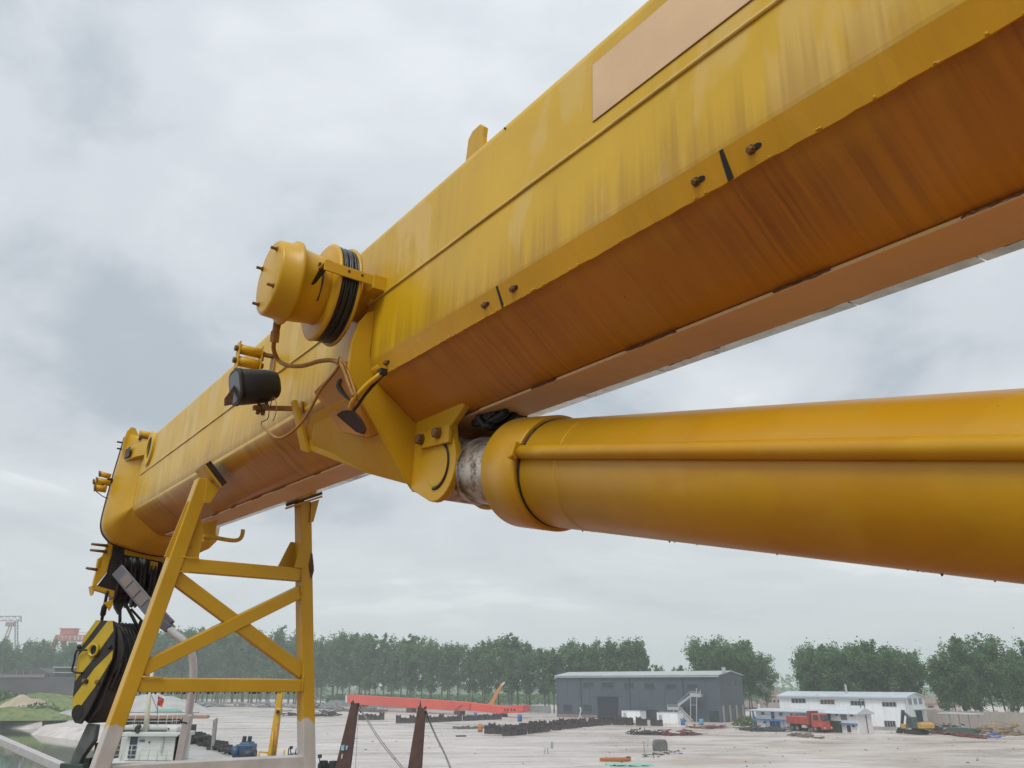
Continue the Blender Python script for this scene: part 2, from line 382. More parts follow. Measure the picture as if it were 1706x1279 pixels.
# ================================================================== CRANE BOOM
VC, HW, WB, WT, W0 = 1.65, .38, .876, 1.78, 1.15
LOWP = [(1.27,1.16),(1.2702,1.135),(1.2725,1.117),(1.277,1.098),(1.286,1.078),(1.302,1.056),(1.340,1.022),(1.40,.983),(1.455,.938),(1.505,.904),(1.54,.886),(1.565,.879),(1.60,.8765),(1.65,WB)]
def low_w(v):
    v = VC - abs(v-VC)
    for (a, b), (c, d) in zip(LOWP, LOWP[1:]):
        if a <= v <= c: return b + (d-b)*(v-a)/max(1e-9, c-a)
    return 1.16
U0, U1 = -3.2, 8.30
boom = thing('crane_boom', 'long yellow telescopic crane boom crossing the whole picture', 'crane boom', (2.0, VC, WB), boom=True)
# upper box
def upper(u, g=0):
    r = .055; pts = []
    for cxv, sg in ((VC-HW+r, -1), (VC+HW-r, 1)):
        for k in range(6):
            a = math.pi/2*k/5
            p = (cxv + sg*r*(math.cos(a) if sg < 0 else math.sin(a)), WT - r + r*(math.sin(a) if sg < 0 else math.cos(a)))
            pts.append(p)
    lo = [LOWP[k] for k in (3, 2, 1)]
    pts = lo + pts + [(2*VC-v, w) for v, w in lo[::-1]]
    return [(u, p[0], p[1]) for p in pts]
us = [U0, -1, 0, 1, 2, 3, 4, 5, 6, 7, U1]
upo = part('upper_shell', MB().loft([upper(x) for x in us]), M_UP, boom, label='yellow upper box of the boom with vertical run-down streaks')
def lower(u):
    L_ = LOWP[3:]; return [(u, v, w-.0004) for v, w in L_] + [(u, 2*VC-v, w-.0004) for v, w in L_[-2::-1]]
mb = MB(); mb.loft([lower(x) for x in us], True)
loo = part('lower_shell', mb, M_LO, boom, label='rounded lower shell of the boom, rust streaks over painted-in orange-brown shade')
# weld seam along the side
mb = MB(); mb.tube([(U0 + i*(U1-.3-U0)/60, VC-HW-.0035 + rnd.uniform(-.0006,.0006), 1.415 + rnd.uniform(-.0012,.0012)) for i in range(61)], .0055, 6)
part('weld_seam', mb, plain('weld_highlight', (.70,.52,.16), .35), boom)  # pale colour paints in the highlight along the weld
# wear plate under the boom
part('wear_plate', MB().span((U0, 1.56, WB-.012), (7.9, 1.742, WB-.0005)), paint('wear_plate_paint', (.70,.48,.25), (.44,.24,.09), .5, rough=.45, fade=.3), boom, .003)
mb = MB(); uu = U0
while uu < 7.8:
    l_ = rnd.uniform(.22,.5); part('glint_strip', MB().hexa([(uu,1.748,WB-.004+rnd.uniform(-.001,.001)),(uu+l_,1.748,WB-.004),(uu+l_,1.806,WB+.000),(uu,1.806,WB+.000),(uu,1.748,WB+.004),(uu+l_,1.748,WB+.004),(uu+l_,1.80,WB+.03),(uu,1.80,WB+.03)]), M_GLINT, boom); uu += l_ + .004  # bright metal strip added for the glint along the far lower edge
for i in range(12):
    u0 = .42 + i*.52 + rnd.uniform(-.06,.06); ln = rnd.uniform(.08,.26)
    for vv in (1.556, 1.746):
        pts = [(u0 + ln*k/12, vv + rnd.uniform(-.002,.002), WB-.006 + rnd.uniform(-.002,.002)) for k in range(13)]
        part('weld_bead', MB().tube(pts, rnd.uniform(.0015,.0032), 6), M_RUST, boom)
# bolted guard strips on the near part, lying on the chamfer below the side
SN = Vector((0,-.070,-.030)).normalized()          # outward normal of the strips
SC = Vector((0, 1.272, 1.075))                     # middle of a strip's face
SD = Vector((0,.030,-.070)).normalized()
gaps = [2.805, 1.918, .988, .02, -.95]
for i in range(len(gaps)-1):
    ua, ub = gaps[i] - (.0 if i == 0 else .009), gaps[i+1] + .004
    top, bot = [], []
    n = 34
    for k in range(n+1):
        uu = ua + (ub-ua)*k/n
        top.append((uu, 1.257, 1.110)); bot.append((uu, 1.287+rnd.uniform(-.001,.0012), 1.040 + rnd.uniform(-.0022,.0012)))
    st = part('guard_strip', MB().loft([[V3(a_), V3(b_), V3(b_)-SN*.010, V3(a_)-SN*.010] for a_, b_ in zip(top, bot)]), M_ST, boom)
    for ue in (ua-.072, ub+.078):
        c0_ = SC + Vector((ue,0,0)) + SN*.0003
        sl = MB(); sl.prism([c0_ + Vector((.013*math.cos(a) + (.006 if math.cos(a)>0 else -.006) - .005, 0, 0)) + SD*.0075*math.sin(a) for a in [2*math.pi*k/14 for k in range(14)]], SN*.0006)
        part('slot', sl, M_BLK, st)
        bt = MB(); bt.lathe(c0_ + Vector((.004,0,0)), SN, [(0,.0125),(.003,.0125),(.003,.0088),(.011,.0088),(.013,.006)], 6, False)
        part('bolt', bt, M_BOLT, st)
for uj, wd2 in ((1.9135,.010),(.983,.012),(.0155,.010)):
    part('joint_gap', MB().prism([(uj-wd2*.4,1.2575,1.109),(uj+wd2*.4,1.2575,1.109),(uj+wd2*.7,1.287,1.041),(uj-wd2*.7,1.287,1.041)], SN*.0022), M_BLK, boom)
# run of welds and water beads on the strip's lower edge
mb = MB()
for k in range(70):
    uu = rnd.uniform(-.6, 2.78); r = rnd.uniform(.0025,.005)
    mb.lathe((uu, 1.285, 1.040+rnd.uniform(-.001,.003)), (0,-1,0), [(-r,.0005),(-r*.6,r*.8),(0,r),(r*.6,r*.8),(r,.0005)], 6)
part('weld_spatter', mb, M_PL, boom, kind='stuff')
# painted over panel
part('name_panel', MB().span((.15, VC-HW-.0042, 1.474), (1.447, VC-HW-.0008, 1.680)), M_PEACH, boom, .001, label='peach rectangle painted over on the boom side')
mb = MB()
for a, b in (((.15,1.474),(1.447,1.474)), ((1.447,1.474),(1.447,1.68)), ((.15,1.68),(1.447,1.68))):
    mb.bar((a[0], VC-HW-.0016, a[1]), (b[0], VC-HW-.0016, b[1]), .0035, .003, (0,1,0))
part('panel_outline', mb, plain('brown_line', (.22,.11,.04), .6), boom)
# top lug
lg = [(2.035,1.782),(2.045,1.84),(2.085,1.885),(2.145,1.91),(2.175,1.90),(2.19,1.782)]
lg = [BL(px,py,v=1.33) for px,py in ((780,232),(787,218),(800,206),(806,210),(804,226))]; lg = lg + [(lg[-1][0]-.01,1.33,1.772),(lg[0][0]+.02,1.33,1.772)]
part('top_lug', MB().prism(lg, (0,.022,0)), M_PL, boom, .003)
sb = BL(842,214,v=VC-HW)
part('small_bolt', MB().cyl((sb[0],sb[1]-.005,sb[2]),(sb[0],sb[1],sb[2]),.004,seg=8), M_DRUST, boom)

# ---- head of the boom
hd_in = []; hd_out = []
sec = [(1.16,1.90),(1.125,1.5),(1.10,1.10),(1.112,.955),(1.17,.865),(1.28,.805),(1.68,.735),(2.05,.80),(2.16,.88),(2.20,1.0),(2.19,1.5),(2.14,1.90),(1.65,1.91)]
sec = [(p.x, p.y) for p in catmull([Vector((a,b,0)) for a,b in sec + [sec[0]]], 4)[:-1]]
def boomring():
    o = []
    for (v, w) in sec:
        vv = min(max(v, VC-HW-.004), VC+HW+.004); ww = min(w, WT+.004); ww = max(ww, (low_w(min(max(vv,VC-HW+.002),VC+HW-.002))-.004 if ww < 1.15 else ww)); o.append((vv, ww))
    return o
br = boomring()
rings = [[(8.10, v, w) for v, w in br], [(8.28, v*.6+p[0]*.4, w*.6+p[1]*.4) for (v,w),p in zip(br,sec)], [(8.48, v, w) for v, w in sec], [(8.66, v, w) for v, w in sec]]
hd = part('head_collar', MB().loft(rings, True), M_PL, boom, .006, label='flared yellow collar at the far end of the boom')
part('collar_rim', MB().loft([[(8.66, v, w) for v, w in sec], [(8.70, VC+(v-VC)*1.012, 1.3+(w-1.3)*1.012) for v, w in sec]]), M_DRUST, hd)
# upright ear plate on top of the head
ear = [BL(px,py,u=8.45) for px,py in ((203,765),(206,735),(212,718),(219,711),(226,713),(230,722),(236,742),(222,775))]
part('ear_plate', MB().prism(ear, (.04,0,0)), M_PL, hd, .004)
for y in (737,748): 
    p = BL(203,y,u=8.47); part('pin', MB().cyl(p, (p[0], p[1]-.045, p[2]), .009, seg=8), M_DARK, hd)
p = BL(232,722,u=8.2); part('roller', MB().cyl(p, (p[0], p[1]+.16, p[2]), .035, seg=12), M_PL, hd)
p = BL(232,728,u=8.2); part('roller', MB().cyl(p, (p[0], p[1]+.14, p[2]-.02), .03, seg=12), M_RUST, hd)
# round opening with a ring, and a hooded box on the side near the head
mb = MB(); cu, cw = 7.72, 1.625
for k in range(28):
    pass
def ringplate(u, v, w, r0, r1, t, seg=28):
    m_ = MB(); P = [[(u+r*math.cos(2*math.pi*k/seg), vv, w+r*math.sin(2*math.pi*k/seg)) for k in range(seg)] for r, vv in ((r1,v),(r1,v-t),(r0,v-t),(r0,v))]
    m_.loft(P + [P[0]], True, False); return m_
part('access_ring', ringplate(cu, VC-HW+.001, cw, .105, .165, .022), M_UP, boom, .002)
part('access_hole', MB().cyl((cu,VC-HW+.004,cw),(cu,VC-HW-.006,cw),.106,seg=24), M_DARK, boom)
hb = part('side_hood', MB().loft([[(u, v, w) for v, w in ((VC-HW+.002,1.74),(vo,1.735),(vo,1.60),(VC-HW+.002,1.595))] for u, vo in ((7.93,VC-HW-.012),(8.12,VC-HW-.07),(8.42,VC-HW-.11))]), M_UP, boom, .004)
q = [BL(px,py,v=VC-HW-.111) for px,py in ((208,764),(217,745),(226,742),(222,756))]
part('hood_opening', MB().prism([(8.19,VC-HW-.112+.008,1.715),(8.40,VC-HW-.112,1.715),(8.40,VC-HW-.112,1.62),(8.19,VC-HW-.112+.008,1.62)], (0,-.004,0)), M_DARK, hb)
# guide rollers sticking out of the head's side
gr = part('guide_roller_bracket', MB().bar(BL(188,800,u=8.6), BL(163,806,u=8.6), .02,.05), M_DRUST, boom)
for (x0,y0,x1,y1,r) in ((167,789,184,794,.028),(162,800,183,805,.03),(157,802,170,806,.024),(159,812,177,815,.035)):
    a, b = BL(x0,y0,u=8.6), BL(x1,y1,u=8.6)
    ro = part('guide_roller', MB().cyl(a, b, r, seg=12), M_PL, boom)
    part('roller_end', MB().cyl((a[0]-.0,a[1]-.012,a[2]-.002), a, r*1.12, seg=10), M_BOLT, ro)
part('roller_wire', MB().tube([BL(160,818,u=8.6),BL(170,826,u=8.6),BL(182,832,u=8.6)], .005, 5), M_BOLT, boom)

# ---- luffing cylinder bracket welded under the boom
FU = 2.90
fp = [(1.272,1.37),(1.235,1.345),(1.20,1.29),(1.178,1.19),(1.176,1.07),(1.20,1.02),(1.245,.975),(1.508,.622),(1.53,.60),(1.77,.60),(1.792,.622),(2.055,.975),(2.12,1.05),(2.12,1.25),(2.06,1.37),(2.031,1.37),(2.031,1.15)]
for k in range(1, 16):
    v = 2.031 - k*(.762/16); fp.append((v, low_w(min(max(v,1.272),2.028))-.001))
fp.append((1.269,1.15))
bk = part('cylinder_bracket', MB().prism([(FU, v, w) for v, w in fp], (.022,0,0)), M_PL, boom, .004, label='yellow saddle bracket under the boom that holds the cylinder pin')
for sg in (-1, 1):
    m_ = lambda v: VC + sg*(v-VC)
    A = [(FU+.002,1.249,.972),(FU+.002,1.509,.624),(3.215,1.442,.715),(3.61,1.323,.867),(3.62,1.305,.93),(3.40,1.235,.985)]
    part('bracket_side', MB().prism([(a[0], m_(a[1]), a[2]) for a in A], (0, sg*-.018, .006)), M_PL, bk, .003)
    # rear edge flange
    B_ = [(3.60,1.318,.855),(3.66,1.300,.875),(3.62,1.205,1.10),(3.575,1.205,1.10)]
    part('bracket_flange', MB().prism([(a[0], m_(a[1]), a[2]) for a in B_], (0, sg*-.02, 0)), M_PL, bk, .003)
    # upper wrap between the plates
    C_ = [(FU+.02,1.268,1.37),(FU+.02,1.18,1.19),(FU+.02,1.18,1.06),(3.04,1.225,1.04),(3.04,1.268,1.30)]
# hollow box let into the bracket's side (cable entry) with a rusty bottom
PB = [(3.40,1.30,1.11),(2.924,1.275,1.14),(2.924,1.42,.86),(3.16,1.38,.91)]
po = [(3.36,1.200,1.09),(2.924,1.163,1.115),(2.924,1.312,.797),(3.12,1.268,.852)]
pk = part('cable_entry_box', MB().hexa([po[0],po[1],po[2],po[3],PB[0],PB[1],PB[2],PB[3]]), paint('entry_paint', (.44,.175,.012), (.26,.08,.01), .4, rough=.42, fade=.05), bk, .008)
def BLP(px, py, P, off=0.0):
    """where the sight line meets the plane of three points (u, v, w), lifted off it towards the viewer"""
    a, b, c = (V3(x) for x in P); n = (b-a).cross(c-a).normalized(); d = V3(BL(px, py, u=1.0)); k_ = a.dot(n)/d.dot(n)
    if n.dot(d) > 0: n = -n
    return d*k_ + n*off
pf = (po[1], po[2], po[0])
part('rusty_hole', MB().prism([BLP(x,y,pf,.004) for x,y in ((563,690),(572,684),(588,682),(603,697),(612,713),(606,722),(592,717))], BLP(588,700,pf,.004)-BLP(588,700,pf)), M_DRUST, pk)
part('cable_slot', MB().prism([BLP(x,y,pf,.004) for x,y in ((562,643),(564,634),(568,630),(570,631),(567,641),(575,654),(587,668),(578,663),(567,652))], BLP(574,650,pf,.003)-BLP(574,650,pf)), M_DARK, pk)
sf = ((FU+.02,1.245,.975),(FU+.02,1.515,.612),(3.61,1.323,.867))
part('faded_mark', MB().prism([BLP(x,y,sf) for x,y in ((592,735),(598,733),(594,770),(588,768))], BLP(594,750,sf,.002)-BLP(594,750,sf)), plain('mossy_paint', (.26,.20,.05), .7), bk)
# lug plates with the pin
PU, PW = 2.692, .676
def lugplate(v, t):
    pts = [(FU,v,.925)] + [(2.515,v,.902),(2.498,v,.888),(2.59,v,.828)]
    for k in range(15):
        a = R(38) - R(158)*k/14
        pts.append((PU - .148*math.cos(a), v, PW + .148*math.sin(a)))
    pts += [(FU,v,.605)]
    return MB().prism(pts, (0,t,0))
NV = 1.512
for v, t in ((NV,.03),(2*VC-NV-.03,.03)):
    part('lug_plate', lugplate(v, t), M_PL, bk, .004)
pn = part('pivot_pin', MB().cyl((PU,NV-.003,PW),(PU,2*VC-NV+.003,PW),.088,seg=36), M_PL, bk, .004)
pts = []
for k in range(20):
    a = R(-100) + R(185)*k/19; pts.append((PU - .096*math.cos(a), NV-.0015, PW + .096*math.sin(a)))
part('pin_gap', MB().tube(pts, .006, 6), M_BLK, pn)
kp = part('keeper_plate', MB().prism([(2.81,NV-.002,.764),(2.83,NV-.002,.835),(2.575,NV-.002,.822),(2.575,NV-.002,.748)], (0,-.018,0)), M_PL, bk, .003)
for (uu, ww) in ((2.795,.800),(2.655,.800)):
    part('keeper_bolt', MB().lathe((uu,NV-.02,ww),(0,-1,0),[(0,.026),(.006,.026),(.006,.022),(.024,.022),(.028,.016)],6,False), M_BOLT, kp, .001)
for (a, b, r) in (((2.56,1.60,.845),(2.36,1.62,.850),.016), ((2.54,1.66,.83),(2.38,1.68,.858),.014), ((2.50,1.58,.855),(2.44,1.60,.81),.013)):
    part('greasy_shadow_hose', MB().tube([V3(a), (V3(a)+V3(b))/2 + Vector((0,0,-.02)), V3(b)], r, 8, 4), M_BLK, bk)  # black hoses added to fill the greasy shadow behind the lug
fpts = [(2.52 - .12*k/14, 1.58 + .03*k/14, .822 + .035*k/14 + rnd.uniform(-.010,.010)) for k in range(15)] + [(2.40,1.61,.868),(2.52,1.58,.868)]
part('shadow_flap', MB().prism(fpts, (0,.14,.004)), M_BLK, bk)  # ragged black strip standing in for the shadow behind the lug

# ================================================================== LUFFING CYLINDER
AX = Vector((-1.0, 0, -.1727)).normalized()       # from the pin back towards the crane (u, v, w)
pin = Vector((PU, VC, PW))
cyl = thing('luffing_cylinder', 'thick yellow hydraulic cylinder under the boom, entering from the right edge', 'hydraulic cylinder', (PU, VC, PW), boom=True)
part('rod_eye', MB().cyl((PU,1.548,PW),(PU,1.752,PW),.135,seg=40).lathe(pin, AX, [(.05,.125),(.14,.13),(.16,.138)],40), M_STEEL, cyl, .004)
part('piston_rod', MB().lathe(pin + AX*.15, AX, [(0,.125),(.012,.132),(.36,.132)], 48), M_STEEL, cyl, label='bare scuffed steel rod between the yellow gland and the pin')
def ragged(a0, n=64):
    return None
gl = part('gland_collar', MB().lathe(pin + AX*.435, AX, [(0,.150),(0,.196),(.006,.202),(.205,.202),(.212,.198)], 64), M_CY, cyl)
part('dark_gap', MB().lathe(pin + AX*.645, AX, [(0,.1885),(.014,.1885)], 64), M_BLK, cyl)
part('barrel', MB().lathe(pin + AX*.652, AX, [(0,.183),(.004,.187),(1.0,.187),(2.2,.187),(5.4,.187)], 72), M_CY, cyl)
mb = MB(); mb.lathe(pin + AX*.84, AX, [(0,.1866),(.003,.1876),(.007,.1876),(.010,.1866)], 72); part('weld_ring', mb, M_CY, cyl)
nrm = AX.cross(Vector((0,1,0)))
if nrm.z < 0: nrm = -nrm
def onbar(s, ang, r):                         # point on the barrel; ang measured from the near side upwards
    return pin + AX*s + Vector((0,-math.cos(ang),0))*r + nrm*math.sin(ang)*r
pp = part('hydraulic_pipe', MB().tube([onbar(.67,R(12),.198), onbar(.8,R(12),.199), onbar(3,R(12),.199), onbar(5.3,R(12),.199)], .0235, 16), M_CY, cyl)
part('pipe_block', MB().prism([onbar(s, R(a), r) for s, a, r in ((.635,21,.200),(.635,3,.200),(.668,4,.205),(.668,20,.205))], onbar(0,R(12),.03)-onbar(0,R(12),0)), M_CY, pp, .006)
mb = MB()
for k in range(22):                                # rain drops hanging along the underside
    s_ = rnd.uniform(.46,3.2); rr = .202 if s_ < .64 else .187; a_ = R(-90 + rnd.gauss(0,4)); c_ = onbar(s_, a_, rr); r_ = rnd.uniform(.0015,.003)
    mb.lathe(c_, (0,0,-1), [(-.003,r_),(r_*.5,r_),(r_*1.5,r_*.45)], 6)
part('rain_drops', mb, plain('drop_grime2', (.10,.05,.02), .15), cyl, kind='stuff')
bk2 = thing('cylinder_foot', 'crane pedestal bracket at the cylinder root, outside the picture on the right', 'bracket', tuple(pin + AX*6.0 + Vector((0,0,-1.5))), boom=True)
f0 = pin + AX*6.0
part('clevis', MB().span((f0.x-.3,1.40,f0.z-1.6),(f0.x+.3,1.46,f0.z+.2)).span((f0.x-.3,1.84,f0.z-1.6),(f0.x+.3,1.90,f0.z+.2)), M_PL, bk2)
part('foot_eye', MB().cyl((f0.x,1.40,f0.z),(f0.x,1.90,f0.z),.12,seg=24), M_CY, bk2)

# ================================================================== CABLE REEL
M_CAB = plain('black_cable', (.016,.016,.018), .32, var=.4, scale=30)
RU, RW = 3.054, 1.452
reel = thing('cable_reel', 'yellow spring cable reel wound with black cable on the boom side', 'cable reel', (RU, 1.27, RW), boom=True)
ax = (0, 1, 0)
part('housing', MB().lathe((RU,.835,RW), ax, [(0,.02),(0,.150),(.004,.160),(.012,.166),(.075,.170),(.083,.186),(.097,.186),(.104,.164),(.16,.158),(.215,.150),(.23,.152),(.26,.13),(.34,.12)], 48), M_PL, reel, label='stepped yellow drum housing of the reel')
for k in range(4):
    a = R(38 + 90*k); p = (RU + .128*math.cos(a), .835, RW + .128*math.sin(a))
    part('stud', MB().lathe((p[0],.836,p[2]), (0,-1,0), [(0,.011),(.006,.011),(.006,.007),(.028,.007),(.030,.004)], 8, False), M_BOLT, reel)
part('flange', MB().lathe((RU,1.065,RW), ax, [(0,.12),(0,.210),(.008,.222),(.016,.222),(.018,.15)], 48), M_PL, reel)
part('flange', MB().lathe((RU,1.158,RW), ax, [(0,.15),(0,.226),(.012,.226),(.014,.12)], 48), M_PL, reel)
for k in range(9):
    for l in range(2):
        v0 = 1.089 + k*.0083 + l*.004; rr = .198 + l*.011 + rnd.uniform(0,.004)
        pts = [(RU + (rr+rnd.uniform(-.002,.002))*math.cos(2*math.pi*i/40), v0 + .0035*math.sin(2*math.pi*i/40*(1+k%2)+k), RW + rr*math.sin(2*math.pi*i/40)) for i in range(40)]
        part('cable_turn', MB().tube(pts + [pts[0]], .0058, 6), M_CAB, reel)
part('hub', MB().lathe((RU,1.08,RW), ax, [(0,.192),(.08,.192)], 40), M_BLK, reel)
part('mount', MB().cyl((RU,1.165,RW),(RU,1.272,RW),.09,seg=24), M_PL, reel)
AU = RU - .24
a0, a1 = BL(541,440,u=AU), BL(641,474,u=AU)
arm = part('bracket_arm', MB().prism([(AU,a0[1],a0[2]+.024),(AU,a0[1],a0[2]-.024),(AU,1.274,a1[2]-.020),(AU,1.274,a1[2]+.026)], (.008,0,0)), M_PL, reel, .002)
part('arm_ledge', MB().span((AU,a0[1]+.005,a0[2]+.016),(RU-.10,a0[1]+.035,a0[2]+.024)), M_PL, reel, .002)
part('arm_foot', MB().span((AU-.012,1.208,a1[2]-.036),(AU+.10,1.274,a1[2]+.030)), M_PL, reel, .003)
part('arm_hook', MB().prism([(AU+.01,a0[1]+.01,a0[2]-.015),(AU+.005,a0[1]-.02,a0[2]-.03),(AU+.05,a0[1]-.03,a0[2]-.08),(AU+.06,a0[1]-.02,a0[2]-.08)], (0,.012,.012)), M_DARK, reel)
for vv in (1.10,1.16):
    part('arm_hole', MB().cyl((AU-.0015,vv,a0[2]+.002),(AU+.001,vv,a0[2]+.002),.006,seg=10), M_DARK, arm)
part('strap', MB().tube([(RU-.155,1.0,RW+.06),(RU-.14,1.0,RW-.02),(RU-.10,1.0,RW-.09),(RU-.03,.985,RW-.135),(RU+.05,.98,RW-.14)], .006, 6, 6), M_BLK, reel)
part('strap', MB().tube([(RU-.155,1.012,RW+.06),(RU-.155,1.02,RW-.02),(RU-.12,1.02,RW-.10)], .004, 6, 6), M_BLK, reel)
gp = BL(462,538,v=.93); g2 = BL(457,566,v=.94)
part('cable_gland', MB().cyl(gp, g2, .017, .014, 12), M_HOSE, reel)
part('gland_nut', MB().cyl(BL(459,552,v=.935), BL(457,570,v=.94), .020, seg=6, smooth=False), M_HOSE, reel)

# cables around the reel
def hose(label, pts, r, mat=M_HOSE, name='cable', cat='cable'):
    P = [BL(a[0], a[1], v=a[2]) for a in pts]
    return solo(name, MB().tube(P, r, 10, 8), mat, P[0], label, cat, boom=True)
hose('brown painted cable looping from the reel bottom to the bracket', [(457,566,.94),(456,582,.955),(464,600,.99),(482,609,1.02),(505,609,1.06),(530,602,1.10),(552,600,1.13),(566,606,1.15),(573,615,1.165)], .0098)
hose('thin brown cable sagging in a loop below the floodlight', [(566,606,1.15),(556,622,1.145),(535,648,1.14),(520,676,1.13),(505,700,1.11),(488,718,1.08),(470,729,1.05),(458,728,1.03),(447,719,1.02),(437,710,1.01)], .0066)
hose('pair of brown cables entering the slot beside the bracket plate', [(568,604,1.145),(575,622,1.15),(583,645,1.155),(590,660,1.16)], .008)
hose('black cable end dropping into the bracket slot', [(577,612,1.15),(584,630,1.15),(592,655,1.155),(594,668,1.165)], .0045)
hose('yellow pipe bent from the guard strip into the rusty hole', [(637,621,1.235),(628,628,1.215),(612,641,1.19),(597,657,1.17),(588,669,1.17),(584,680,1.18)], .0115, M_PL, 'conduit_pipe', 'pipe')
hose('thin dark hose clipped behind the yellow conduit pipe', [(640,622,1.24),(626,637,1.22),(610,655,1.20),(598,672,1.19),(590,683,1.195)], .007, M_DRUST, 'hose', 'hose')
p = BL(637,620,v=1.232); solo('clamp_block', MB().box(p, (.035,.03,.026)), M_BLK, p, 'black clamp at the guard strip end holding the conduit pipe', 'clamp', boom=True, bev=.002)
hose('loose wire tie sticking up where the cables meet', [(562,606,1.14),(566,594,1.135),(571,600,1.135),(577,611,1.14)], .003)
hose('loose thin wires hanging under the black floodlight', [(455,660,1.06),(449,680,1.05),(446,697,1.04),(436,703,1.03),(436,711,1.02)], .0022, M_DARK, 'wire', 'wire')
hose('single curled wire hanging beside the floodlight arm', [(457,662,1.10),(461,675,1.10),(459,690,1.10),(455,701,1.10)], .0022, M_HOSE, 'wire', 'wire')

# ================================================================== FLOODLIGHT
LU = 3.71
fl = thing('floodlight', 'black floodlight on an arm below the cable reel', 'floodlight', (LU, 1.27, 1.10), boom=True)
c0, c1 = Vector(BL(392,652,u=LU)), Vector(BL(458,641,u=LU))
c0 = Vector((LU, .945, 1.145)); c1 = Vector((LU, 1.130, 1.190))
d = (c1-c0).normalized()
def fring(c, hu, hw, ex=.55, n=24):
    y = Vector((1,0,0)); z = d.cross(y); z = z if z.z > 0 else -z
    o = []
    for k in range(n):
        a = 2*math.pi*k/n; o.append(c + y*hu*math.copysign(abs(math.cos(a))**ex, math.cos(a)) + z*hw*math.copysign(abs(math.sin(a))**ex, math.sin(a)))
    return o
part('housing', MB().loft([fring(c0, .088,.080), fring(c0+d*.01, .092,.084), fring(c0+d*.13,.086,.078), fring(c0+d*.185,.074,.066), fring(c0+d*.200,.050,.044)], True), M_BLK, fl, .002, label='black ribbed lamp hood seen from the back')
part('lens_rim', MB().loft([fring(c0-d*.012, .094,.086), fring(c0+d*.004, .096,.088)], True), M_DARK, fl)
part('lens', MB().loft([fring(c0-d*.014, .080,.072), fring(c0-d*.011, .082,.074)], True), plain('lamp_glass', (.04,.042,.045), .3), fl)
part('visor', MB().prism([c0-d*.012+Vector((0,0,.02)), c0-d*.050+Vector((0,0,-.055)), c0-d*.045+Vector((0,0,-.09)), c0-d*.012+Vector((0,0,-.085))], (.02,0,0)), M_RUST, fl)
part('stirrup', MB().span((LU-.05,1.065,1.052),(LU+.05,1.095,1.075)).span((LU-.012,1.055,1.07),(LU+.012,1.068,1.115)).span((LU-.012,1.09,1.07),(LU+.012,1.102,1.12)), M_BOLT, fl)
part('arm', MB().bar((LU,1.035,1.058),(LU,1.272,1.100),.028,.022), M_HOSE, fl, .002)
part('foot_plate', MB().span((LU-.04,1.258,1.07),(LU+.04,1.272,1.13)), M_HOSE, fl, .002)
for uu in (-.028,.028): part('foot_bolt', MB().cyl((LU+uu,1.244,1.085),(LU+uu,1.26,1.085),.010,seg=6), M_BOLT, fl)
for uu, vv in ((0,1.06),(0,1.085)): part('stirrup_bolt', MB().cyl((LU,vv,1.03),(LU,vv,1.055),.010,seg=6), M_BOLT, fl)

# ================================================================== ROPE ROLLER GUIDE on the boom side
GU = 4.27
rg = thing('roller_guide', 'small yellow two-roller rope guide above the floodlight', 'roller guide', (GU, 1.27, 1.50), boom=True)
for ww in (1.545, 1.472):
    ro = part('roller', MB().cyl((GU,1.065,ww),(GU,1.185,ww),.029,seg=16), M_PL, rg)
    part('roller_nut', MB().cyl((GU,1.040,ww),(GU,1.062,ww),.017,seg=6,smooth=False), M_BOLT, ro)
    part('roller_nut', MB().cyl((GU,1.188,ww),(GU,1.212,ww),.017,seg=6,smooth=False), M_BOLT, ro)
for vv in (1.058,1.186): part('end_plate', MB().span((GU-.03,vv,1.425),(GU+.03,vv+.008,1.585)), M_PL, rg, .002)
part('arm', MB().span((GU-.015,1.196,1.535),(GU+.015,1.262,1.553)).span((GU-.015,1.196,1.50),(GU+.015,1.206,1.54)), M_BOLT, rg)
part('foot_plate', MB().span((GU-.04,1.262,1.40),(GU+.04,1.273,1.56)).span((GU-.02,1.225,1.395),(GU+.02,1.27,1.405)), M_HOSE, rg, .002)

# ================================================================== TRESTLE (boom rest)
TU, TD = 5.2, .12
tr = thing('boom_rest', 'yellow steel trestle with white feet that the boom lies on', 'trestle', (TU, 1.55, -2.25), boom=True)
def lv(w): return 1.205 + (w-.9)*.181           # left leg centre line
def rv(w): return 1.993 - (w-.23)*.138
def leg(f, wt, wid=.088, d0=0, d1=TD):
    w0 = -2.24
    return MB().hexa([(TU+d0,f(w0)-wid/2,w0),(TU+d1,f(w0)-wid/2,w0),(TU+d1,f(w0)+wid/2,w0),(TU+d0,f(w0)+wid/2,w0),(TU+d0,f(wt)-wid/2,wt),(TU+d1,f(wt)-wid/2,wt),(TU+d1,f(wt)+wid/2,wt),(TU+d0,f(wt)+wid/2,wt)])
part('leg', leg(lv, .955), M_TR, tr, .006, label='splayed near leg, yellow above and grey-white below')
part('leg', leg(rv, .895, .082), M_TR, tr, .006, label='steep far leg, yellow above and grey-white below')
def hbeam(w, h, mat, name, g=.004):
    va, vb = lv(w)+.044-g, rv(w)-.041+g
    return part(name, MB().hexa([(TU+.008,va,w-h/2),(TU+.1,va,w-h/2),(TU+.1,vb,w-h/2-.006),(TU+.008,vb,w-h/2-.006),(TU+.008,va,w+h/2),(TU+.1,va,w+h/2),(TU+.1,vb,w+h/2-.006),(TU+.008,vb,w+h/2-.006)]), mat, tr, .005)
hbeam(.402, .086, M_TRB, 'upper_beam'); hbeam(-.302, .078, M_TRB, 'lower_beam'); hbeam(-.80, .15, M_WH, 'base_beam')
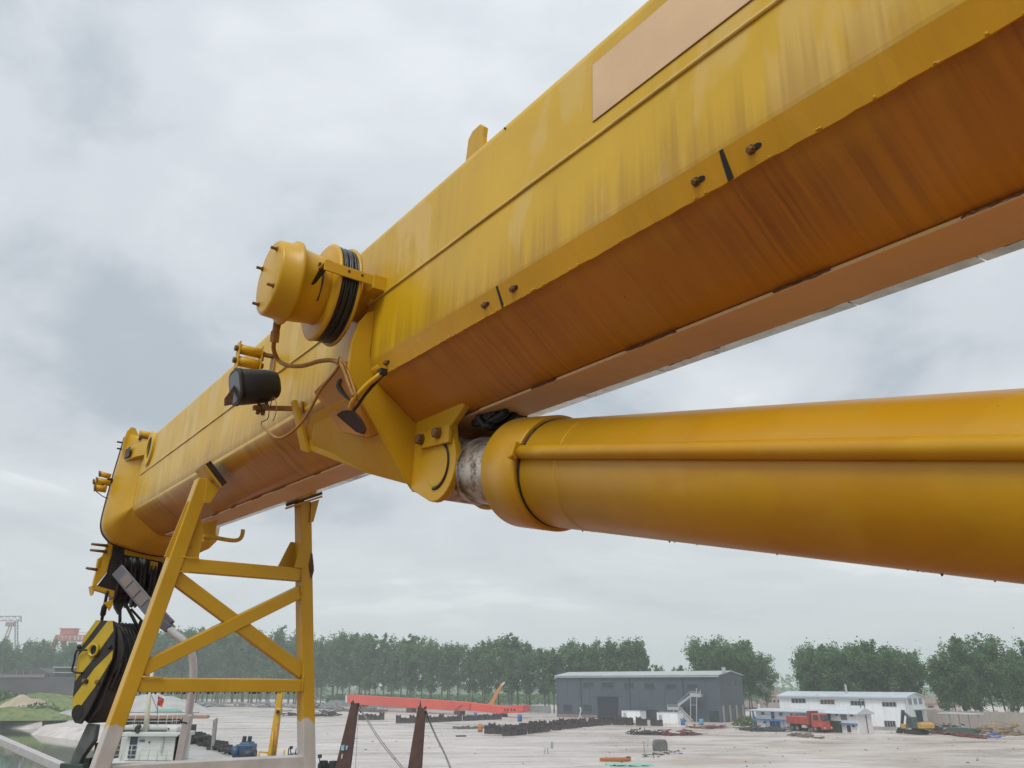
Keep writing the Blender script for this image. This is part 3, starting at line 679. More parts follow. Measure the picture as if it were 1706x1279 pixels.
part('brace', MB().bar((TU+.055,lv(.33)+.035,.325),(TU+.055,rv(-.235)-.03,-.225),.084,.076,(1,0,0)), M_TRB, tr, .005)
part('brace', MB().bar((TU+.050,lv(-.25)+.04,-.215),(TU+.050,rv(.30)-.03,.288),.082,.078,(1,0,0)), M_TRB, tr, .005)
# gussets
part('gusset', MB().prism([(TU+.03,1.05,.44),(TU+.03,1.255,.44),(TU+.03,1.262,.60),(TU+.03,1.20,.80),(TU+.03,1.13,.80)], (.012,0,0)), M_TRB, tr, .002)
part('gusset', MB().prism([(TU-.001,1.875,.44),(TU-.001,1.945,.44),(TU-.001,1.915,.64)], (.012,0,0)), M_TRB, tr, .002)
part('gusset', MB().prism([(TU+.118,1.80,.44),(TU+.118,1.93,.44),(TU+.118,1.90,.62),(TU+.118,1.87,.62)], (.012,0,0)), M_TRB, tr, .002)
# saddle pads under the boom
def pad(v0,w0,v1,w1,t):
    dv, dw = v1-v0, w1-w0; l = math.hypot(dv,dw); nv, nw = dw/l*t, -dv/l*t
    if nw > 0: nv, nw = -nv, -nw
    return MB().prism([(TU-.05,v0,w0),(TU-.05,v1,w1),(TU-.05,v1+nv,w1+nw),(TU-.05,v0+nv,w0+nw)], (TD+.12,0,0))
p1 = part('saddle_pad', pad(1.215,1.066,1.340,.938,.04), M_DRUST, tr, .004); part('saddle_plate', pad(1.188,1.036,1.315,.906,.012), M_TRB, tr, .002)
part('saddle_pad', pad(1.815,.900,1.985,.980,.036), M_RUST, tr, .004); part('saddle_plate', pad(1.822,.860,1.995,.940,.014), M_TRB, tr, .002)
part('pad_stiffener', MB().prism([(TU-.004,1.215,.955),(TU-.004,1.305,.90),(TU-.004,1.265,.80),(TU-.004,1.225,.795)], (-.010,0,0)), M_TRB, tr, .002)
part('pad_stiffener', MB().prism([(TU-.004,1.935,.89),(TU-.004,1.992,.915),(TU-.004,1.968,.755),(TU-.004,1.942,.755)], (-.010,0,0)), M_TRB, tr, .002)
# a torn rusty patch on the far leg
pt = [(TU-.0015, rv(.45+.07*math.sin(a))+.030+.016*math.cos(a)+rnd.uniform(-.004,.004), .46+.085*math.sin(a)) for a in [2*math.pi*k/16 for k in range(16)]]
part('rust_scar', MB().prism(pt, (-.003,0,0)), M_RUST, tr)
# weld beads
for (a, b) in (((TU-.001,lv(.447)+.03,.447),(TU-.001,lv(.447)+.13,.446)), ((TU-.001,lv(.357)+.04,.358),(TU-.001,lv(.357)+.10,.356)), ((TU-.001,rv(.39)-.041,.44),(TU-.001,rv(.3)-.041,.27)), ((TU-.001,rv(-.3)-.041,-.24),(TU-.001,rv(-.3)-.041,-.345)), ((TU-.001,lv(-.26)+.044,-.255),(TU-.001,lv(-.26)+.16,-.26))):
    part('weld_bead', MB().tube([V3(a).lerp(V3(b), k/8) + Vector((0,rnd.uniform(-.002,.002),rnd.uniform(-.002,.002))) for k in range(9)], .005, 6), M_TRB, tr)
mb = MB()
for k in range(60):                                # drops hanging under the lower beam
    vv = rnd.uniform(lv(-.34)+.06, rv(-.34)-.05); r = rnd.uniform(.003,.006)
    mb.lathe((TU+.012, vv, -.343-.006*(vv-1.1)/.9), (0,0,-1), [(-.003,r),(r*.6,r),(r*1.6,r*.5)], 6)
part('rain_drops', mb, plain('drop_grime', (.05,.03,.015), .2), tr, kind='stuff')
# J-shaped stay rod bracket under the boom
JU = 6.35
jb = thing('rod_bracket', 'yellow plate with a hooked rod hanging under the boom', 'bracket', (JU, 1.6, .75), boom=True)
part('plate', MB().prism([BL(px,py,u=JU) for px,py in ((336,872),(362,866),(358,898),(340,902))], (.05,0,0)), M_TRB, jb, .003)
part('hooked_rod', MB().tube([BL(px,py,u=JU) for px,py in ((338,893),(360,896),(385,900),(397,899),(403,893),(405,882))], .0165, 10, 5), M_TRB, jb)

# ================================================================== SHEAVE HEAD under the boom's far end
HU = 8.80
sh_ = thing('sheave_head', 'dark sheave nest with yellow guards under the far boom end', 'sheave block', BL(225,960,u=HU), boom=True)
q = lambda px, py, u=HU: BL(px, py, u=u)
for k in range(5):
    v = 1.36 + k*.095
    s_ = part('sheave', MB().lathe((HU+.12,v,.47), (0,1,0), [(0,.06),(0,.235),(.012,.25),(.022,.215),(.034,.215),(.044,.25),(.056,.235),(.056,.06)], 30), M_DARK, sh_)
part('axle', MB().cyl((HU+.12,1.30,.47),(HU+.12,1.90,.47),.05,seg=16), M_DARK, sh_)
part('side_plate', MB().prism([q(252,918),q(272,922),q(262,985),q(250,1000),q(245,990)], (.5,0,0)), M_DARK, sh_, .004)
part('side_plate', MB().prism([q(250,935),q(262,937),q(254,985),q(244,984)], (-.05,0,0)), M_PL, sh_, .004)
part('cross_beam', MB().prism([q(208,913),q(280,926),q(278,938),q(207,924)], (-.06,0,0)), M_PL, sh_, .004)
part('back_plate', MB().prism([q(190,915,9.1),q(270,930,9.1),q(250,1000,9.1),q(185,985,9.1)], (.02,0,0)), M_DARK, sh_)
part('gap_shade_plate', MB().prism([q(188,900),q(210,912),q(205,988),q(162,976),q(178,955)], (.02,0,0)), M_DARK, sh_)  # dark plate added so the gap beside the sheaves looks shaded
part('rope_guard', MB().prism([q(182,897),q(190,901),q(187,925),q(177,955),q(161,974),q(153,984),q(156,966),q(164,938),q(173,920)], (.22,.02,0)), M_PL, sh_, .006)
part('lower_lip', MB().prism([q(152,976),q(160,974),q(190,983),q(206,982),q(190,996),q(178,988),q(158,982),q(155,992)], (.2,0,0)), M_PL, sh_, .004)
part('guard_block', MB().prism([q(163,931),q(172,925),q(168,946),q(160,948)], (.06,0,0)), M_PL, sh_, .003)
for x, y, l in ((179,909,27),(178,919,28),(162,949,19)):
    a = q(x, y); b = q(x-l, y-3); part('pin_rod', MB().cyl(a, b, .0155, .012, 8), M_BOLT, sh_)
part('rope_fork', MB().prism([q(172,1004),q(190,998),q(189,1006),q(182,1018),q(178,1010)], (.03,0,0)), M_PL, sh_, .003)
part('swivel_wedge', MB().prism([q(192,985),q(213,985),q(208,1005),q(199,1024),q(192,1012)], (.12,0,0)), M_DARK, sh_, .006)
part('frayed_tie', MB().tube([q(206,1012),q(213,1011),q(219,1009),q(225,1003)], .006, 5, 3), M_DARK, sh_)

# ================================================================== HOOK BLOCK
N = Vector((-.30,-.954,0)); HC = B2W(BL(158,1082,u=8.85))
def QP(px, py, off=0.0):
    """point on the cheek plate's plane moved back into the block by off"""
    r = ray(px, py); k = (HC-CAMP).dot(N)/r.dot(N); return CAMP + r*k - N*off
hk = thing('hook_block', 'hook block with black and yellow striped cheek plate hanging left of the trestle', 'hook block', QP(110,1290,.15))
M_STK = plain('block_black', (.022,.020,.018), .45, var=.4, scale=8, rust=.1); M_STY = plain('block_yellow', (.50,.36,.018), .4, var=.2, scale=6, rust=.05)
out_ = [(160,1033),(188,1034),(190,1050),(190,1080),(187,1098),(160,1160),(146,1188),(134,1206),(124,1204),(120,1196),(121,1160),(125,1125),(131,1088),(142,1058)]
ck = part('cheek_plate', MB().prism([QP(*p) for p in out_], -N*.025), M_STK, hk, .004, label='hexagonal cheek plate with diagonal black and yellow bands')
for band in ([(160,1033.3),(169,1033.6),(134,1080),(131.5,1087),(142,1058.5)], [(180,1034),(187.7,1034.3),(189.6,1050),(160,1092),(126,1134),(127.3,1110),(131,1092),(155,1066)],
             [(188.5,1083),(186.6,1098),(160,1142),(131,1181),(121.5,1186),(121.2,1163),(158,1113)]):
    part('yellow_band', MB().prism([QP(*p, off=-.0015) for p in band], N*.0012), M_STY, ck)
part('axle_ring', MB().lathe(QP(158,1083), N, [(0,.062),(.03,.062),(.03,.045),(.004,.045),(.004,.02)], 28), M_STY, hk)
part('axle_end', MB().lathe(QP(158,1083), N, [(.004,.043),(.008,.043)], 20), M_DARK, hk)
part('lower_hole', MB().lathe(QP(129,1186), N, [(0,.066),(.004,.066)], 28), M_BLK, hk)
part('handle', MB().tube([QP(150,1083,-.02),QP(138,1083,-.05),QP(133,1088,-.05),QP(130,1103,-.05),QP(127,1116,-.05),QP(131,1120,-.04),QP(138,1121,-.01)], .009, 8, 4), M_DARK, hk)
for x, y, m_ in ((145,1135,M_DARK),(163,1136,M_BOLT),(133,1078,M_BLK),(183,1078,M_BLK),(141,1134,M_BOLT)):
    part('bolt', MB().lathe(QP(x,y), N, [(0,.022),(.02,.022),(.024,.014)], 6, False), m_, hk)
for k in range(5):
    o = .05 + k*.075
    part('sheave', MB().lathe(QP(160,1090,o), -N, [(0,.05),(0,.27),(.012,.285),(.022,.245),(.034,.245),(.046,.285),(.058,.27),(.058,.05)], 30), M_DARK, hk)
part('far_cheek', MB().prism([QP(p[0],p[1],.43) for p in out_], -N*.025), M_STK, hk, .004)
part('spreader', MB().prism([QP(172,1120,.05),QP(186,1110,.05),QP(160,1180,.05),QP(140,1206,.05),QP(132,1200,.05)], -N*.36), M_STK, hk, .006)
for k in range(8):                              # rope strands wrapped over the sheave pack
    o = .06 + k*.046
    part('rope_strand', MB().tube([QP(178,1036,o),QP(192,1050,o),QP(197,1080,o),QP(192,1112,o),QP(176,1150,o)], .012, 6, 4), M_ROPE, hk)
part('rope_clamp', MB().prism([QP(192,1030,.32),QP(214,1033,.32),QP(206,1055,.32),QP(186,1050,.32)], -N*.1), M_DARK, hk, .006)
M_GRN = plain('grey_green_steel', (.12,.14,.135), .38, .25, var=.35, scale=7, rust=.12)
part('shackle_plate', MB().prism([QP(p[0],p[1],.10) for p in ((131,1206),(146,1208),(141,1236),(122,1262),(112,1286),(95,1290),(108,1255))], -N*.06), M_GRN, hk, .008)
part('shackle_plate', MB().prism([QP(p[0],p[1],.20) for p in ((147,1208),(166,1210),(158,1250),(146,1290),(126,1290),(138,1245))], -N*.06), plain('grey_steel', (.20,.22,.23), .35, .2, var=.3, scale=6, rust=.22), hk, .008)
part('swivel', MB().prism([QP(p[0],p[1],.12) for p in ((104,1268),(132,1264),(128,1300),(98,1300))], -N*.2), M_DARK, hk, .01)
part('hook_base', MB().prism([QP(p[0],p[1],.05) for p in ((92,1272),(130,1274),(126,1330),(88,1325))], -N*.3), plain('dark_green_steel', (.05,.075,.07), .4, .2, var=.3), hk, .01)
part('rusty_bar', MB().prism([QP(p[0],p[1],.16) for p in ((136,1240),(150,1236),(146,1292),(130,1292))], -N*.05), M_RUST, hk)
part('tie_down', MB().tube([QP(108,1320,.2), Vector((QP(104,1340,.2).x, QP(104,1340,.2).y, DECKZ))], .03, 8), M_ROPE, hk)

for i, (x0,y0,x1,y1,o,l) in enumerate(((179,984,165,1036,.03,'leftmost hoist rope with a turnbuckle above the striped hook block'),(200,1000,187,1036,.10,'second hoist rope from the left above the hook block'),
        (206,1000,202,1042,.22,'third hoist rope from the left above the hook block'),(218,1014,211,1044,.30,'short slack rope at the right above the hook block'))):
    a = B2W(q(x0,y0)); b = QP(x1,y1,o)
    ro = solo('hoist_rope', MB().tube([a.lerp(b, k/6) for k in range(7)], .016 if i < 3 else .012, 8), M_ROPE, b, l, 'rope', 'hoist ropes of the hook block')
    if i == 0: part('turnbuckle', MB().tube([a.lerp(b,.45), a.lerp(b,.52), a.lerp(b,.75), a.lerp(b,.8)], .024, 8, radii=[.02,.028,.028,.02]), M_DARK, ro)

# ================================================================== LED STREET LAMP behind the trestle
M_LH = plain('lamp_grey', (.085,.085,.10), .45, var=.15); M_POLE = plain('galvanised_pole', (.56,.57,.58), .45, .0, var=.15, scale=3)
P0, P1 = AP(194,948,7.35), AP(262,1030,6.95)
ld = (P1-P0).normalized(); toc = (CAMP-P0).normalized(); ln = (toc - ld*toc.dot(ld)).normalized(); ln = (ln + Vector((.15,0,-.45))).normalized(); ln = (ln - ld*ln.dot(ld)).normalized(); lw = ld.cross(ln).normalized()
lamp = thing('street_lamp', 'grey LED street lamp tilted behind the near trestle leg', 'street lamp', AP(288,1330,6.9))
L_ = (P1-P0).length
def lq(s, t, o=0): return P0 + ld*s + lw*t + ln*o
part('lamp_head', MB().hexa([lq(0,-.066,0),lq(L_,-.066,0),lq(L_,.066,0),lq(0,.066,0),lq(.02,-.054,-.05),lq(L_,-.054,-.07),lq(L_,.054,-.07),lq(.02,.054,-.05)]), M_LH, lamp, .01)
for k in range(3):
    s0 = .13 + k*.148
    part('led_panel', MB().hexa([lq(s0,-.045,.0005),lq(s0+.125,-.045,.0005),lq(s0+.125,.045,.0005),lq(s0,.045,.0005),lq(s0,-.045,.006),lq(s0+.125,-.045,.006),lq(s0+.125,.045,.006),lq(s0,.045,.006)]), plain('led_cover', (.17,.135,.12), .25, var=.1), lamp, .003)
part('arm_socket', MB().bar(P1 - ld*.02, AP(284,1048,6.9), .10,.10,w2=.075,h2=.075), M_LH, lamp, .01)
part('driver_box', MB().bar(AP(268,1022,6.95), AP(285,1040,6.92), .06,.07), M_LH, lamp, .006)
pts = [AP(x,y,6.9) for x, y in ((281,1046),(291,1056),(302,1064),(313,1077),(320,1092),(322,1112),(321,1140),(317,1170),(313,1196))]
part('bent_arm', MB().tube(pts, .033, 14, 4), M_POLE, lamp)
a, b = AP(315,1188,6.9), AP(291,1310,6.88); bb = b + (b-a)*1.1
part('square_pole', MB().bar(a, Vector((bb.x,bb.y,bb.z)), .068,.068,(0,1,0)), M_POLE, lamp, .006)
part('pole_band', MB().bar(AP(308.5,1199.5,6.9), AP(308.2,1201.5,6.9), .076,.076,(0,1,0)), M_BLK, lamp)
part('pole_fin', MB().bar(AP(299,1225,6.93), AP(288,1290,6.93), .02,.06,(0,1,0)), M_DARK, lamp)

# ================================================================== VESSELS BETWEEN THE CAMERA AND THE YARD
def YP(px, py, Y):
    r = ray(px, py); return CAMP + r*(Y/r.y)
def wb(mb, x0, x1, y0, y1, Y, dep):
    a, b = YP(x0, y1, Y), YP(x1, y0, Y); return mb.span((a.x, Y, a.z), (b.x, Y+dep, b.z))
def W_(x0, x1, y0, y1, Y, dep): return wb(MB(), x0, x1, y0, y1, Y, dep)
M_SHW = plain('ship_white', (.56,.58,.55), .5, var=.12, scale=.8, rust=.06); M_SHC = plain('ship_cream', (.56,.55,.42), .5, var=.08)
M_SHB = plain('ship_blue_black', (.022,.032,.05), .45); M_SHG = plain('barge_deck_grey', (.40,.39,.38), .6, var=.2, scale=.6, rust=.06)
M_SHO = plain('coaming_orange', (.44,.26,.17), .7, var=.2, scale=.6, rust=.15); M_HOLD = plain('hold_brown', (.07,.045,.04), .8)
SY = 60.0
zd = YP(255,1267,SY).z
ws = thing('white_ship', 'white ship wheelhouse with curved railing seen below the trestle beam', 'ship', (YP(255,1267,SY).x, SY, -1.6))
part('hull', MB().span((YP(170,1267,SY).x, SY-3.0, -2.4), (YP(322,1267,SY).x, SY+2.5, zd-.02)), M_SHW, ws, .05)
part('deck_edge', MB().span((YP(172,1267,SY).x, SY-3.05, zd), (YP(321,1267,SY).x, SY-2.9, zd+.12)), M_SHC, ws)
part('wheelhouse', W_(206,305,1226,1267,SY,1.6), M_SHW, ws, .05)
part('wheelhouse_side', W_(196,214,1228,1267,SY+.8,3.0), M_SHW, ws, .05)
part('roof_slab', W_(200,306,1220,1227,SY-.35,2.2), M_SHW, ws, .05)
part('upper_bulwark', W_(204,296,1208,1216,SY+.4,1.4), M_SHW, ws, .12)
part('skylight', W_(276,296,1210,1221,SY-.1,1.2), M_SHW, ws, .15)
for x0, x1 in ((212,231),(288,304)): part('doorway', W_(x0,x1,1219,1263,SY-.06,.05), M_SHB, ws)
part('window', W_(232,241,1232,1236,SY-.05,.04), plain('ship_glass', (.12,.17,.25), .15), ws)
part('porthole', MB().cyl(YP(249,1236.5,SY), YP(249,1236.5,SY)+Vector((0,-.04,0)), .06, seg=14), M_BLK, ws)
part('porthole', MB().cyl(YP(281,1214,SY), YP(281,1214,SY-.15)+Vector((0,-.04,0)), .06, seg=14), M_BLK, ws)
part('figure_plate', W_(266,274,1220,1255,SY-.12,.05), plain('dirty_white', (.42,.44,.40), .7, var=.2, rust=.15), ws)
part('vent_horn', MB().tube([YP(232,1219,SY-.3),YP(228,1216,SY-.3),YP(229,1212,SY-.3),YP(234,1210,SY-.3)], .16, 10, 4), M_BLK, ws)
part('mast', MB().lathe(YP(242,1219,SY+.3), YP(250,1148,SY+.3)-YP(242,1219,SY+.3), [(0,.19),(1.2,.17),(4.6,.10)], 14), M_SHC, ws)
part('mast_cable', MB().tube([YP(250,1152,SY+.3), YP(262,1182,SY+.3)], .02, 5), M_SHB, ws)
def railing(mb, pts, h, rows, r, step):
    L = [(p, (pts[i+1]-p)) for i, p in enumerate(pts[:-1])]
    for k in range(rows): mb.tube([p + Vector((0,0,h*(k+1)/rows)) for p in pts], r, 6)
    for p, d in L:
        n = max(1, int(d.length/step))
        for i in range(n+1): mb.tube([p + d*i/n, p + d*i/n + Vector((0,0,h))], r, 6)
    return mb
for i in range(9):
    x = 186 + i*15; part('rail_post', MB().tube([YP(x,1267,SY-3.0), YP(x,1267,SY-3.0)+Vector((0,0,.92))], .022, 6), M_SHW, ws)
for k in (.35,.66,.95): part('rail_bar', MB().tube([YP(182,1267,SY-3)+Vector((0,0,k-.02)), YP(310,1267,SY-3)+Vector((0,0,k-.02))], .02, 6), M_SHW, ws)
zt = YP(250,1212,SY+.4).z
arc = [Vector((YP(x,1212,SY+.4).x, SY+yy, zt)) for x, yy in ((204,.4),(245,.4),(275,.5),(288,.9),(295,1.6),(298,2.6))]
for k in (.42,.82): part('upper_rail', MB().tube([p+Vector((0,0,k)) for p in arc], .025, 6, 3), M_SHW, ws)
for i, p in enumerate(catmull(arc, 2)): part('upper_post', MB().tube([p, p+Vector((0,0,.82))], .02, 6), M_SHW, ws)
part('aerial', MB().tube([YP(229,1214,SY), YP(229,1197,SY)], .03, 6), M_SHB, ws)
fg = thing('red_flag', 'small red flag on a thin staff above the white ship', 'flag', YP(261,1200,SY+1))
part('staff', MB().tube([YP(261,1208,SY+1), YP(264,1158,SY+1)], .02, 6), M_SHB, fg)
fl_ = [[YP(264,1160,SY+1)+Vector((dx*.14, .06*math.sin(dx*2.0+k), -k*.10 - dx*.05)) for dx in range(0,4)] for k in range(7)]
mbf = MB()
for off in (0, .015):
    mbf.add([p + Vector((0,off,0)) for r_ in fl_ for p in r_], [(r_*4+c_, r_*4+c_+1, r_*4+c_+5, r_*4+c_+4) for r_ in range(6) for c_ in range(3)])
part('cloth', mbf, plain('flag_red', (.55,.06,.05), .7), fg)

# long open cargo barge behind the white ship
cb = thing('cargo_barge', 'long barge with orange-brown hold coaming behind the white ship', 'barge', (YP(270,1195,78).x, 78, -1.6))
part('hull', MB().span((YP(180,1205,78).x, 78, -2.2), (YP(318,1205,78).x, 79.5, YP(270,1208,78).z)), M_HOLD, cb)
part('coaming', W_(182,346,1191,1197,78.2,.6), M_SHO, cb, .05)
part('hold_wall', W_(190,316,1197.5,1208,78.6,.3), M_HOLD, cb)
for i in range(9): part('stay', W_(206+i*14,208+i*14,1197,1208,78.25,.1), plain('stay_pink', (.45,.33,.30), .7), cb)
part('hatch_rail', W_(182,330,1186,1187.6,80,.3), plain('rail_grey', (.30,.28,.30), .7), cb)

# grey deck barge with machinery
DZ = 2.55
gb = thing('deck_barge', 'grey deck barge with machinery seen through the trestle', 'barge', (-22, 66, -1.6))
pl = [YP(318,1300,54), YP(560,1300,54), YP(500,1262,66), YP(330,1222,88), YP(300,1222,88)]
dk = [Vector((p.x, p.y, DZ)) for p in (GP(290,1300,DZ), GP(505,1300,DZ), GP(500,1277,DZ), GP(392,1260,DZ), GP(322,1236,DZ), GP(300,1236,DZ))]
part('deck', MB().prism(dk, (0,0,-.3)), M_SHG, gb); part('hull', MB().prism([p - Vector((0,0,.32)) for p in dk], (0,0,-4.3)), M_HOLD, gb)
# long dark rope-and-rubber heap along the barge edge
mb = MB()
for k in range(120):
    t_ = rnd.random(); p = GP(322,1236,DZ).lerp(GP(398,1259,DZ), t_); h = .95*(1-t_*.62)
    c_ = p + Vector((rnd.uniform(-.4,.4), rnd.uniform(-.6,.6), rnd.uniform(.05,h)))
    mb.box(c_, (rnd.uniform(.3,.9), rnd.uniform(.3,.6), rnd.uniform(.12,.35)), rnd.uniform(-.6,.6))
solo('dark_heap', mb, plain('heap_black', (.030,.032,.030), .8, var=.5, scale=2), GP(350,1245,DZ), 'long black heap of rubber and rope along the barge edge', 'heap', kind='stuff')
p = GP(353,1238,DZ)
solo('leaning_post', MB().hexa([YP(352,1240,72)+Vector((0,0,-.5)),YP(357,1240,72)+Vector((0,0,-.5)),YP(357,1240,72)+Vector((0,.3,-.5)),YP(352,1240,72)+Vector((0,.3,-.5)),YP(355,1200,72),YP(361,1196,72),YP(361,1196,72)+Vector((0,.3,0)),YP(355,1200,72)+Vector((0,.3,0))]), plain('weathered_grey', (.28,.27,.25), .8, var=.3, rust=.2), YP(355,1240,72), 'grey leaning post at the far edge of the deck barge', 'post')
M_BLUE = plain('machine_blue', (.035,.085,.17), .45, var=.35, scale=3); M_TEAL = plain('machine_teal', (.035,.15,.18), .45, var=.35, scale=3); M_YEL2 = plain('crane_yellow', (.60,.36,.02), .45, var=.15, scale=2)
bx_ = thing('blue_winch', 'blue engine winch with two upright black exhausts on the deck barge', 'winch', YP(407,1262,57))
part('body', W_(390,420,1240,1262,57,1.2), M_BLUE, bx_, .08); part('cowl', W_(398,418,1236,1243,57.1,1.0), M_BLUE, bx_, .12)
part('drum', MB().cyl(YP(388,1253,57.2), YP(399,1250,57.2), .36, seg=18), M_BLUE, bx_); part('drum', MB().cyl(YP(402,1257,56.8), YP(426,1257,56.8), .33, seg=18), M_SHB, bx_)
for x in (405,414): part('exhaust', MB().bar(YP(x,1243,57.3), YP(x+3,1226,57.3), .24,.24), M_SHB, bx_, .04)
part('end_cap', MB().cyl(YP(423,1259,56.7), YP(425,1259,56.7), .14, seg=12), M_SHW, bx_)
yc = thing('yellow_deck_crane', 'thin yellow crane jib standing up from the deck barge', 'crane', YP(453,1278,55))
part('jib', MB().bar(YP(451,1272,55), YP(468,1150,55), .50,.40,(0,1,0),.34,.3), M_YEL2, yc, .03)
part('ram', MB().tube([YP(456,1262,54.7), YP(462,1205,54.8)], .09, 10), plain('ram_orange', (.48,.20,.02), .4), yc)
part('side_cylinder', MB().tube([YP(453,1258,54.7), YP(455,1218,54.8)], .06, 8), M_YEL2, yc)
part('knuckle', W_(459,468,1180,1189,54.7,.5), M_YEL2, yc, .05)
part('knuckle_pin', MB().cyl(YP(463,1186,54.65), YP(463,1186,54.5), .12, seg=12), M_DARK, yc)
for x0, y0, x1, y1 in ((432,1252,429,1270),(432,1252,446,1254),(474,1249,471,1270),(436,1262,450,1262),(438,1262,436,1274),(471,1262,458,1262)):
    part('guard_bar', MB().tube([YP(x0,y0,54.5), YP(x1,y1,54.5)], .06, 6), M_YEL2, yc)
part('seat_box', W_(437,448,1262,1276,54.7,.8), plain('orange_box', (.48,.22,.03), .5), yc, .05); part('base', W_(428,476,1274,1300,54.6,1.4), M_DARK, yc, .05)
tw = thing('teal_winch', 'teal winch with levers half hidden behind the far trestle leg', 'winch', YP(487,1272,56))
part('body', W_(477,500,1256,1275,56,1.2), M_TEAL, tw, .1); part('drum', MB().cyl(YP(484,1267,55.8), YP(498,1267,55.8), .32, seg=16), M_BLUE, tw)
for x in (480,485,492): part('lever', MB().tube([YP(x,1258,56), YP(x+rnd.uniform(-3,3),1246,56)], .035, 6), M_SHB, tw)
part('lever_block', W_(482,487,1243,1248,55.9,.2), M_SHB, tw)
dm = thing('dark_winch_mound', 'dark tangled gear at the foot of the left rusty spud', 'deck gear', YP(545,1285,48))
mb = MB()
for k in range(40): mb.box(YP(rnd.uniform(528,560), rnd.uniform(1271,1290), 48)+Vector((0,rnd.uniform(0,1),0)), (rnd.uniform(.1,.4),)*3, rnd.uniform(0,3))
part('tangle', mb, plain('heap_black', (.03,.03,.03), .8), dm, kind='stuff'); part('lamp_post', MB().tube([YP(533,1274,48), YP(532,1258,48)], .03, 6), M_SHB, dm); part('lamp', W_(529,535,1257,1263,48,.25), M_SHB, dm)

# two rusty spuds with mooring ropes
M_SPUD = plain('spud_rust', (.105,.048,.038), .75, var=.35, scale=2.2, rust=.2, rustcol=(.19,.085,.03), bmp=.3)
def spud(x0,x1,yt, xb0,xb1, Y, label):
    t = thing('spud_pile', label, 'spud pile', Vector((YP((xb0+xb1)/2,1300,Y).x, Y, -1.6)), 'rusty spud piles')
    a0, a1, b0, b1 = YP(x0,yt,Y), YP(x1,yt+4,Y), YP(xb0,1300,Y), YP(xb1,1300,Y)
    k = (-2.0-b0.z)/(a0.z-b0.z)
    c0, c1 = b0 + (a0-b0)*k, b1 + (a1-b1)*k
    dep = Vector((0,.62,0))
    part('column', MB().hexa([c0,c1,c1+dep,c0+dep,a0,a1,a1+dep,a0+dep]), M_SPUD, t, .02)
    return t
s1 = spud(585,595,1170, 553,579, 47, 'left rusty spud pile with a pale blue sticker')
s2 = spud(696,708,1177, 676,700, 45, 'right rusty spud pile in front of the yard')
part('peak', MB().prism([YP(583.5,1172,47),YP(588,1166,47),YP(590,1172,47)], (0,.1,0)), M_SPUD, s1); part('peak', MB().prism([YP(698,1178,45),YP(700,1166,45),YP(702,1178,45)], (0,.1,0)), M_SPUD, s2)
part('sheave_block', W_(592,598,1171,1178,47.1,.3), M_DARK, s1, .03); part('dangling_block', MB().bar(YP(599,1178,47.1),YP(602,1187,47.1),.1,.1), M_DARK, s1)
part('sheave_block', W_(706,710,1177,1191,45.1,.3), M_DARK, s2, .03)
part('sticker', MB().prism([YP(568.5,1242,46.97),YP(574,1240.5,46.97),YP(573,1250,46.97),YP(568,1249.5,46.97)], (0,-.012,0)), plain('pale_blue', (.30,.55,.72), .5), s1)
part('sticker', MB().prism([YP(576,1242,46.97),YP(580,1242,46.97),YP(578,1249,46.97),YP(576,1249,46.97)], (0,-.012,0)), plain('pale_blue', (.30,.55,.72), .5), s1)
part('paint_mark', MB().prism([YP(569,1256,46.97),YP(572,1256,46.97),YP(570,1264,46.97),YP(568,1264,46.97)], (0,-.012,0)), plain('mark_white', (.6,.58,.5), .6), s1)
for (pts, r, l) in (([(611,1200),(632,1234),(668,1279),(690,1306)], .022, 'upper of two ropes slanting from the left spud'), ([(613,1199),(634,1232),(671,1278),(694,1306)], .022, 'lower of two ropes slanting from the left spud'),
                    ([(715,1200),(728,1230),(742,1258),(758,1300)], .05, 'thick grey rope slanting from the right spud')):
    Y = 46; P_ = [YP(598,1178,47) if pts[0][0] < 700 else YP(709,1182,45)] + [YP(x,y,Y-i*.5) for i, (x,y) in enumerate(pts)]
    P_.append(P_[-1] + (P_[-1]-P_[-2])*2)
    solo('mooring_rope', MB().tube(P_, r, 6, 4), plain('grey_rope', (.22,.215,.20), .8), P_[-1], l, 'rope', 'mooring ropes of the spuds')
for x0,y0,x1,y1,l in ((597,1188,591,1300,'thin vertical line hanging by the left spud'),(708,1195,702,1300,'thin vertical line hanging by the right spud')):
    solo('hanging_line', MB().tube([YP(x0,y0,46), YP(x1,y1,45.6)], .012, 5), plain('grey_rope', (.22,.215,.20), .8), YP(x1,y1,45.6), l, 'line', 'mooring ropes of the spuds')
wbz = thing('spud_barge', 'low barge carrying the rusty spuds, below the picture', 'barge', (-9, 47, -1.6))
part('hull', MB().span((-20,44.5,-2.2),(2,50,1.2)), M_HOLD, wbz)

# rail of a neighbouring vessel, bottom left corner
rl = thing('pale_handrail', 'pale pipe rail of a moored vessel in the bottom left corner', 'railing', YP(40,1290,24))
part('top_rail', MB().bar(YP(-60,1207,26), YP(118,1285,22), .22,.20), plain('pale_rail', (.46,.44,.44), .5, var=.1), rl, .02)
part('post', MB().bar(YP(20,1270,24.6), YP(20,1330,24.6), .2,.2), plain('rail_green', (.30,.38,.34), .6), rl); part('rail_knob', W_(26,33,1247,1251,24.2,.15), M_BOLT, rl)
part('side_panel', MB().hexa([YP(-60,1259,26.2),YP(20,1259,24.8),YP(20,1259,25.0),YP(-60,1259,26.4),YP(-60,1330,26.2),YP(20,1330,24.8),YP(20,1330,25.0),YP(-60,1330,26.4)]), plain('panel_green', (.36,.47,.42), .5, var=.2), rl)
part('stay', MB().tube([YP(37,1258,24),YP(30,1300,24)], .05, 8), plain('pale_rail', (.46,.44,.44), .5), rl)

